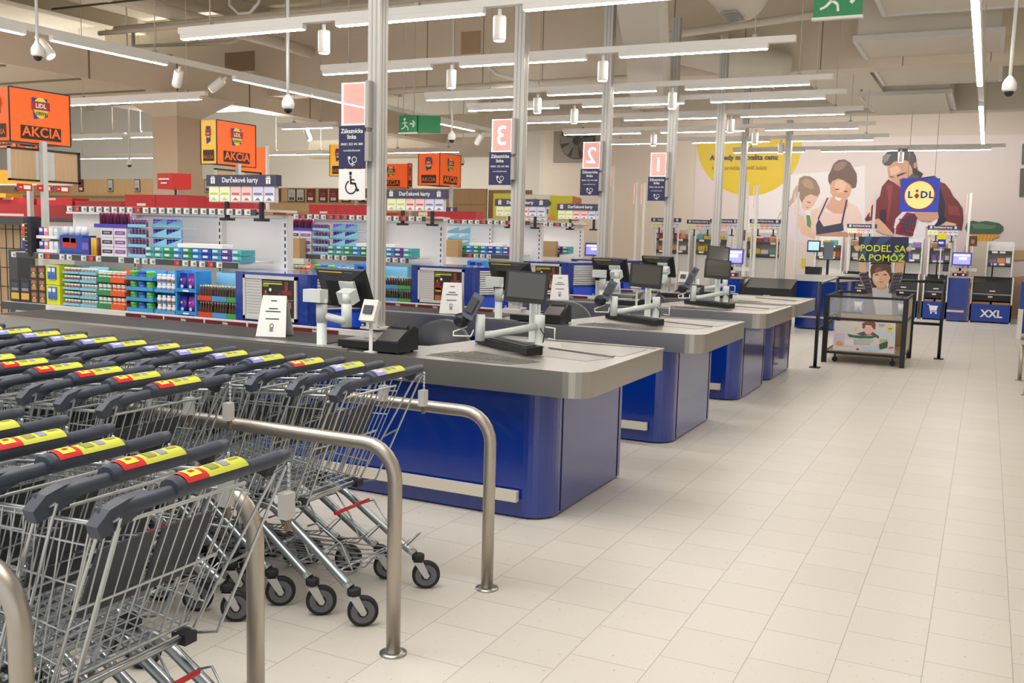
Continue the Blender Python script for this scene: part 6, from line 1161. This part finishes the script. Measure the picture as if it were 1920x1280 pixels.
# black guide rail
t = wthing('guide_rail', 'black tubular guide rail around the collection bin', 'barrier', (-1.2, 13.6, 0))
for (x, y) in ((-1.81, 12.22), (-.49, 14.16)):
    WB_(MB().lathe([(.022, .01), (.022, 1.06)], (x, y, 0), black, 14), 'post', t); WB_(MB().box(x-.06, x+.06, y-.06, y+.06, 0, .012, black), 'base_plate', t)
WB_(MB().lathe([(.022, .45), (.022, 1.06)], (-1.86, 14.16, 0), black, 14), 'post', t)
for z in (1.04, .47):
    WB_(MB().tube([(-1.81, 12.22, z), (-1.86, 14.16, z)], .016, steel if z > 1 else black, 10), 'side_rail', t); WB_(MB().tube([(-1.86, 14.16, z), (-.49, 14.16, z)], .02, black, 10), 'rear_rail', t)

# ---------------------------------------------------------------- self-checkout area
lit_scr = mat('lit_screen', '#8f8fe0', .3, emit=.9); lit_scr2 = mat('lit_screen_pale', '#dcdcf4', .3, emit=1.0); redlit = mat('red_scan_light', '#ff5a6a', .3, emit=3.0)
def end_rack(x0, x1, y, label, z1=1.62, goods=2, solid_from=.55):
    t = wthing('end_rack', label, 'shelf rack', ((x0+x1)/2, y, 0), 'white racks of the self checkout area')
    WB_(MB().box(x0, x1, y+.3, y+.33, 0, z1, rackw), 'back_panel', t); WB_(MB().box(x0, x0+.03, y, y+.33, 0, z1, rackw).box(x1-.03, x1, y, y+.33, 0, z1, rackw), 'side_panel', t)
    for z in (z1-.18, z1-.42): o = WB_(MB().box(x0+.03, x1-.03, y+.02, y+.3, z-.02, z, rackw), 'shelf', t); WB_(MB().box(x0+.03, x1-.03, y+.0, y+.02, z-.055, z, rack_grey).box(x0+.1, x0+.2, y-.004, y, z-.05, z-.01, tagw).box(x1-.25, x1-.15, y-.004, y, z-.05, z-.01, tagw), 'price_rail', t, o)
    WB_(MB().box(x0+.03, x1-.03, y+.1, y+.3, solid_from, z1-.5, offwhite), 'cupboard', t)
    cols = ['#c8b43a', '#b03a3a', '#4a6ab8', '#d88a5a', '#8a6ab0', '#5aa0a0', '#d8d4d0']; nm = ['yellow', 'red', 'blue', 'orange', 'violet', 'teal', 'white']
    random.seed(int(abs(x0)*100))
    for s_, z in enumerate((z1-.18, z1-.42)):
        x = x0+.06; k = 0
        while x < x1-.12:
            w_ = random.uniform(.09, .16); c_ = random.randrange(7)
            g = wthing('snack_carton', '%s carton, %s on the %s shelf, rack %s' % (nm[c_], ['first', 'second', 'third', 'fourth', 'fifth', 'sixth', 'seventh', 'eighth'][k], ['upper', 'lower'][s_], label.replace('white rack ', '')), 'box', (x, y, z), 'cartons on the self checkout racks'); 
            lb = g['label'].split(); g['label'] = ' '.join(lb[:16])
            WB_(MB().box(x, min(x+w_, x1-.05), y+.05, y+.2, z, z+.06+.05*random.random(), pc(cols[c_])), 'carton', g); x += w_+.015; k += 1
    return t
end_rack(-.02, .47, 21.6, 'white rack at the far right, beside the wide bagging unit', 1.6)
end_rack(-1.1, -.65, 21.6, 'white rack behind the right lit till')
end_rack(-1.75, -1.2, 21.6, 'white rack right of the standee sign')
end_rack(-3.35, -2.78, 21.6, 'white rack behind the grey topped desk')
end_rack(-2.65, -2.15, 21.6, 'white rack left of the standee sign')
end_rack(-4.4, -3.65, 19.6, 'white rack above the black bag tray', 1.66)
end_rack(-6.3, -5.55, 19.6, 'white rack left of the dark till screens', 1.68)
end_rack(-5.45, -4.75, 19.6, 'white rack behind the dark till screens', 1.68)
for (a, b_, y, z, l) in ((-6.35, -5.75, 19.5, 1.68, 'left of three above the far racks'), (-5.7, -5.15, 19.9, 1.66, 'half hidden, middle of three above the far racks'), (-5.1, -4.55, 19.5, 1.68, 'right of three above the far racks'), (-4.3, -3.72, 19.5, 1.69, 'over the black bag tray'),
                         (-2.68, -2.12, 21.4, 1.66, 'above the standee sign'), (-1.12, -.56, 21.4, 1.66, 'left of the herb pot print'), (-7.5, -6.75, 15.0, 1.72, 'right of the number two post'), (-8.6, -7.9, 13.9, 1.7, 'behind the number three post')):
    gift_rack(a, b_, y, z, 'distant gift card rack %s' % l, True)
def self_till(x, y, label, w_=.36, screen='violet', sx=0.):
    t = wthing('self_checkout', label, 'self checkout', (x, y, 0), 'self checkout tills')
    WB_(MB().box(x-w_/2, x+w_/2, y, y+.45, 0.02, .87, blue), 'cabinet', t); WB_(MB().box(x-w_/2, x+w_/2, y-.004, y, .3, .306, ink), 'door_seam', t)
    WB_(MB().box(x-w_/2, x+w_/2-.05, y-.02, y, .19, .23, beige), 'bumper', t); WB_(MB().box(x-w_/2-.02, x+w_/2+.06, y-.01, y+.46, .87, .9, steel), 'top', t)
    s = MB().box(x-.13, x+.13, y+.05, y+.2, .9, .96, black); o = WB_(s, 'scanner', t); WB_(MB().box(x-.09, x-.05, y+.045, y+.05, .915, .945, redlit).box(x+.05, x+.09, y+.045, y+.05, .915, .945, redlit), 'scan_light', t, o)
    WB_(MB().box(x-.02, x+.02, y+.25, y+.29, .9, 1.2, white), 'screen_post', t); WB_(MB().box(x-.2, x+.3, y+.25, y+.3, 1.0, 1.06, white), 'cross_arm', t)
    o = WB_(MB().bbox((x+.02, y+.2, 1.24), (.36, .03, .26), mat('bezel_violet', '#4a4ab0', .4), (-.1, 0, 0)), 'screen_housing', t)
    WB_(MB().bbox((x+.02, y+.182, 1.24), (.31, .006, .21), lit_scr, (-.1, 0, 0)).bbox((x+.04, y+.178, 1.25), (.14, .004, .05), lit_scr2, (-.1, 0, 0)).bbox((x+.02, y+.178, 1.31), (.3, .004, .03), lit_scr2, (-.1, 0, 0)), 'screen', t, o)
    WB_(MB().bbox((x-.26, y+.1, 1.06), (.1, .06, .14), black, (-.3, 0, 0)).box(x-.27, x-.25, y+.1, y+.14, .9, 1.0, white), 'card_terminal', t)
    return t
self_till(-.47, 21.0, 'blue self checkout with lit violet screen, at the right beside XXL')
self_till(-3.9, 16.2, 'blue self checkout with lit screen behind the fourth counter', .4)
self_till(-7.15, 18.0, 'self checkout with violet screen between the middle posts', .4)
def bagging(x0, x1, y, label, mark):
    t = wthing('bagging_unit', label, 'bagging unit', ((x0+x1)/2, y, 0), 'bagging units'); cx = (x0+x1)/2
    WB_(MB().box(x0, x1, y, y+.02, .03, .37, mat('unit_blue', '#1a3f9c', .35)), 'front_panel', t); WB_(MB().box(x0, x0+.025, y, y+.5, 0, .9, rackw).box(x1-.025, x1, y, y+.5, 0, .9, rackw), 'side_frame', t)
    WB_(MB().box(x0, x1, y+.4, y+.45, .05, .9, black), 'rear_panel', t); WB_(MB().box(x0+.03, x1-.03, y+.1, y+.4, .55, .58, lightgrey), 'shelf', t)
    WB_(MB().box(x0+.03, x1-.03, y+.08, y+.12, .44, .55, black).box(cx-.06, cx+.02, y+.075, y+.08, .5, .53, paper), 'drawer', t)
    b = MB(); b.prism_dir([(x0+.03, y+.05, .59), (x0+.03, y+.4, .62), (x0+.03, y+.4, .88), (x0+.03, y+.1, .8)], (x1-x0-.06, 0, 0), black); WB_(b, 'bag_tray', t); WB_(MB().box(cx-.04, cx+.06, y+.048, y+.052, .62, .64, paper), 'tray_label', t)
    for a, b_ in ((x0+.04, cx-.02), (cx+.02, x1-.04)): WB_(MB().box(a, b_, y+.03, y+.3, .37, .41, pc('#a87c50')), 'paper_bag_stack', t)
    g = MB(); ye = y-.003
    if mark == 'XXL': g.text('XXL', .2, (cx+.02, ye, .12), paper, bold=.03)
    else:
        z = .17; stroke(g, [(cx-.12, z+.14), (cx-.09, z+.14), (cx-.06, z), (cx+.06, z)], .014, paper, ye); g.poly([(cx-.085, ye, z+.12), (cx-.055, ye, z+.02), (cx+.05, ye, z+.02), (cx+.075, ye, z+.12)], paper); g.disc((cx-.045, ye, z-.03), .018, (1,0,0), (0,0,1), paper, 12); g.disc((cx+.045, ye, z-.03), .018, (1,0,0), (0,0,1), paper, 12)
    WB_(g, 'printed_mark', t); WB_(MB().tube([(cx-.02, y+.42, .9), (cx-.02, y+.4, 1.2)], .012, black, 8), 'bag_holder_pole', t)
    return t
bagging(-.24, .5, 21.1, 'wide blue bagging unit printed XXL', 'XXL')
bagging(-1.12, -.66, 21.1, 'blue bagging unit with white trolley symbol left of the right till', 'cart')
bagging(-1.8, -1.2, 21.1, 'blue bagging unit seen right beside the collection bin', 'cart')
bagging(-2.7, -1.95, 21.1, 'blue bagging unit with trolley symbol seen through the bin glass', 'cart')
# grey topped desk
t = wthing('service_desk', 'blue desk with light grey top left of the collection bin', 'desk', (-2.6, 17.6, 0))
WB_(MB().prism([(-2.95, 17.3), (-2.3, 17.3), (-2.1, 18.3), (-2.95, 18.3)], .02, .84, blue), 'body', t); WB_(MB().prism([(-2.98, 17.25), (-2.26, 17.25), (-2.02, 18.35), (-2.98, 18.35)], .84, .95, lightgrey), 'top', t)
WB_(MB().box(-2.95, -2.4, 17.285, 17.3, .2, .23, beige), 'bumper', t)
t = wthing('desk_screen', 'small lit tablet screen on the grey topped desk', 'screen', (-2.72, 17.5, .95))
WB_(MB().box(-2.74, -2.71, 17.5, 17.53, .95, 1.35, white), 'pole', t); WB_(MB().box(-2.84, -2.62, 17.46, 17.49, 1.34, 1.54, black), 'screen_housing', t); WB_(MB().box(-2.82, -2.64, 17.455, 17.46, 1.37, 1.52, mat('tablet_lit', '#a8cbe0', .3, emit=.7)), 'screen', t)
t = wthing('desk_gadget', 'black receipt printer with yellow card on the grey topped desk', 'printer', (-2.6, 17.6, .95)); WB_(MB().box(-2.85, -2.6, 17.45, 17.7, .95, 1.08, black), 'printer', t); WB_(MB().box(-2.93, -2.86, 17.5, 17.52, 1.05, 1.22, pc('#d8cc3a')), 'card', t)
tag(MB().box(-2.58, -2.42, 17.6, 17.64, 1.22, 1.52, pc('#6a7080')).box(-2.52, -2.48, 17.6, 17.64, .95, 1.22, ink).build('grey_panel_screen'), 'grey panel seen from behind on the grey topped desk', 'screen')
# black bag tray of the near self checkout
t = wthing('bag_tray', 'large black bag tray behind the fourth counter', 'tray', (-3.2, 16.4, 0)); b = MB(); b.prism_dir([(-3.65, 16.2, .55), (-3.65, 16.2, .74), (-3.65, 16.75, .88), (-3.65, 16.75, .55)], (.8, 0, 0), black); WB_(b, 'tray', t); WB_(MB().box(-3.6, -2.9, 16.25, 16.7, 0, .55, blue), 'base', t); WB_(MB().box(-3.3, -3.18, 16.195, 16.2, .6, .62, paper), 'label', t)
# dark monitors beyond
def dark_screen(x, y, z, w_, h, label, z0=.87):
    t = wthing('customer_screen', label, 'screen', (x, y, z0), 'dark screens of the far tills'); WB_(MB().box(x-w_/2, x+w_/2, y, y+.03, z-h/2, z+h/2, black), 'screen_housing', t); WB_(MB().box(x-w_/2+.015, x+w_/2-.015, y-.003, y, z-h/2+.015, z+h/2-.015, screen_m), 'screen', t); WB_(MB().lathe([(.03, z0), (.03, z-h/2)], (x, y+.05, 0), pole_w, 10), 'pole', t)
dark_screen(-4.35, 16.8, 1.2, .1, .2, 'small keypad with pale display beside the lit screen', .0)
# thin white light poles with pink tips
for k, (x, y, z1, w_) in enumerate(((-6.86, 18.5, 2.93, .035), (-6.39, 18.6, 2.6, .04), (-6.2, 18.5, 2.58, .045), (-4.17, 18.5, 2.6, .06), (-4.0, 18.6, 2.55, .05), (-3.22, 18.5, 2.42, .035), (-1.88, 18.5, 2.41, .045), (-.38, 21.47, 2.55, .045))):
    t = wthing('till_light_pole', 'slim white light pole of the self checkouts, %s from the left' % ['first', 'second', 'third', 'fourth', 'fifth', 'sixth', 'seventh', 'eighth'][k], 'light pole', (x, y, 0), 'slim white light poles')
    WB_(MB().box(x-w_/2, x+w_/2, y-.02, y+.02, 0, z1, white), 'pole', t); WB_(MB().box(x-w_/2-.05, x-w_/2-.035 if k != 3 else x-w_/2-.01, y-.02, y+.02, z1-.42, z1-.02, mat('pole_pink', '#f3b8b0', .4, emit=.3)), 'pink_light_plate', t)
for k, (x, y, c1, c2) in enumerate(((-4.72, 18.4, '#d6d62a', '#2b52b0'), (-.85, 21.3, '#d6d62a', '#2b3f9a'), (-7.55, 17.8, '#d6d62a', '#2b52b0'))):
    t = wthing('price_leaflet', 'small yellow and blue leaflet board %s' % ['left of the lit screen', 'above the right lit till', 'between the middle posts'][k], 'leaflet', (x, y, 1.5), 'yellow and blue leaflet boards'); WB_(MB().box(x-.08, x+.08, y, y+.01, 1.62, 1.74, pc(c1)).box(x-.07, x+.08, y, y+.01, 1.46, 1.62, pc(c2)).box(x-.05, x+.04, y-.002, y, 1.53, 1.57, paper), 'board', t); WB_(MB().box(x-.01, x+.01, y+.01, y+.02, 0, 1.5, white), 'stand', t)
for k, (x, y) in enumerate(((-4.2, 18.3), (-.28, 21.3), (-7.3, 17.7))):
    t = wthing('coffee_leaflet', 'dark brown speckled leaflet board %s' % ['right of the lit screen', 'by the herb pot print', 'at the middle posts'][k], 'leaflet', (x, y, 1.5), 'brown leaflet boards'); WB_(MB().box(x-.07, x+.08, y, y+.01, 1.5, 1.7, pc('#5a3a30')).box(x-.03, x+.03, y-.002, y, 1.55, 1.63, pc('#a8785a')), 'board', t); WB_(MB().box(x-.01, x+.01, y+.01, y+.02, 0, 1.5, white), 'stand', t)
# right edge bits
t = wthing('blue_stand', 'blue stand cut by the right edge', 'stand', (.75, 18.2, 0)); WB_(MB().box(.55, 1.3, 18.0, 18.5, .1, .95, mat('unit_blue')), 'panel', t); WB_(MB().box(.53, .6, 17.95, 18.1, .0, .5, rackw), 'foot', t)
for k, (x, y) in enumerate(((.44, 12.57), (.47, 11.4), (.46, 10.13))):
    t = wthing('steel_bollard', 'short steel post at the right edge, %s' % ['farthest', 'middle', 'nearest'][k], 'bollard', (x, y, 0), 'steel posts at the right edge'); WB_(MB().lathe([(.022, .01), (.022, .42+.03*k)], (x, y, 0), rail_m, 14), 'post', t); WB_(MB().lathe([(.045, 0), (.045, .01)], (x, y, 0), steel, 14), 'flange', t)
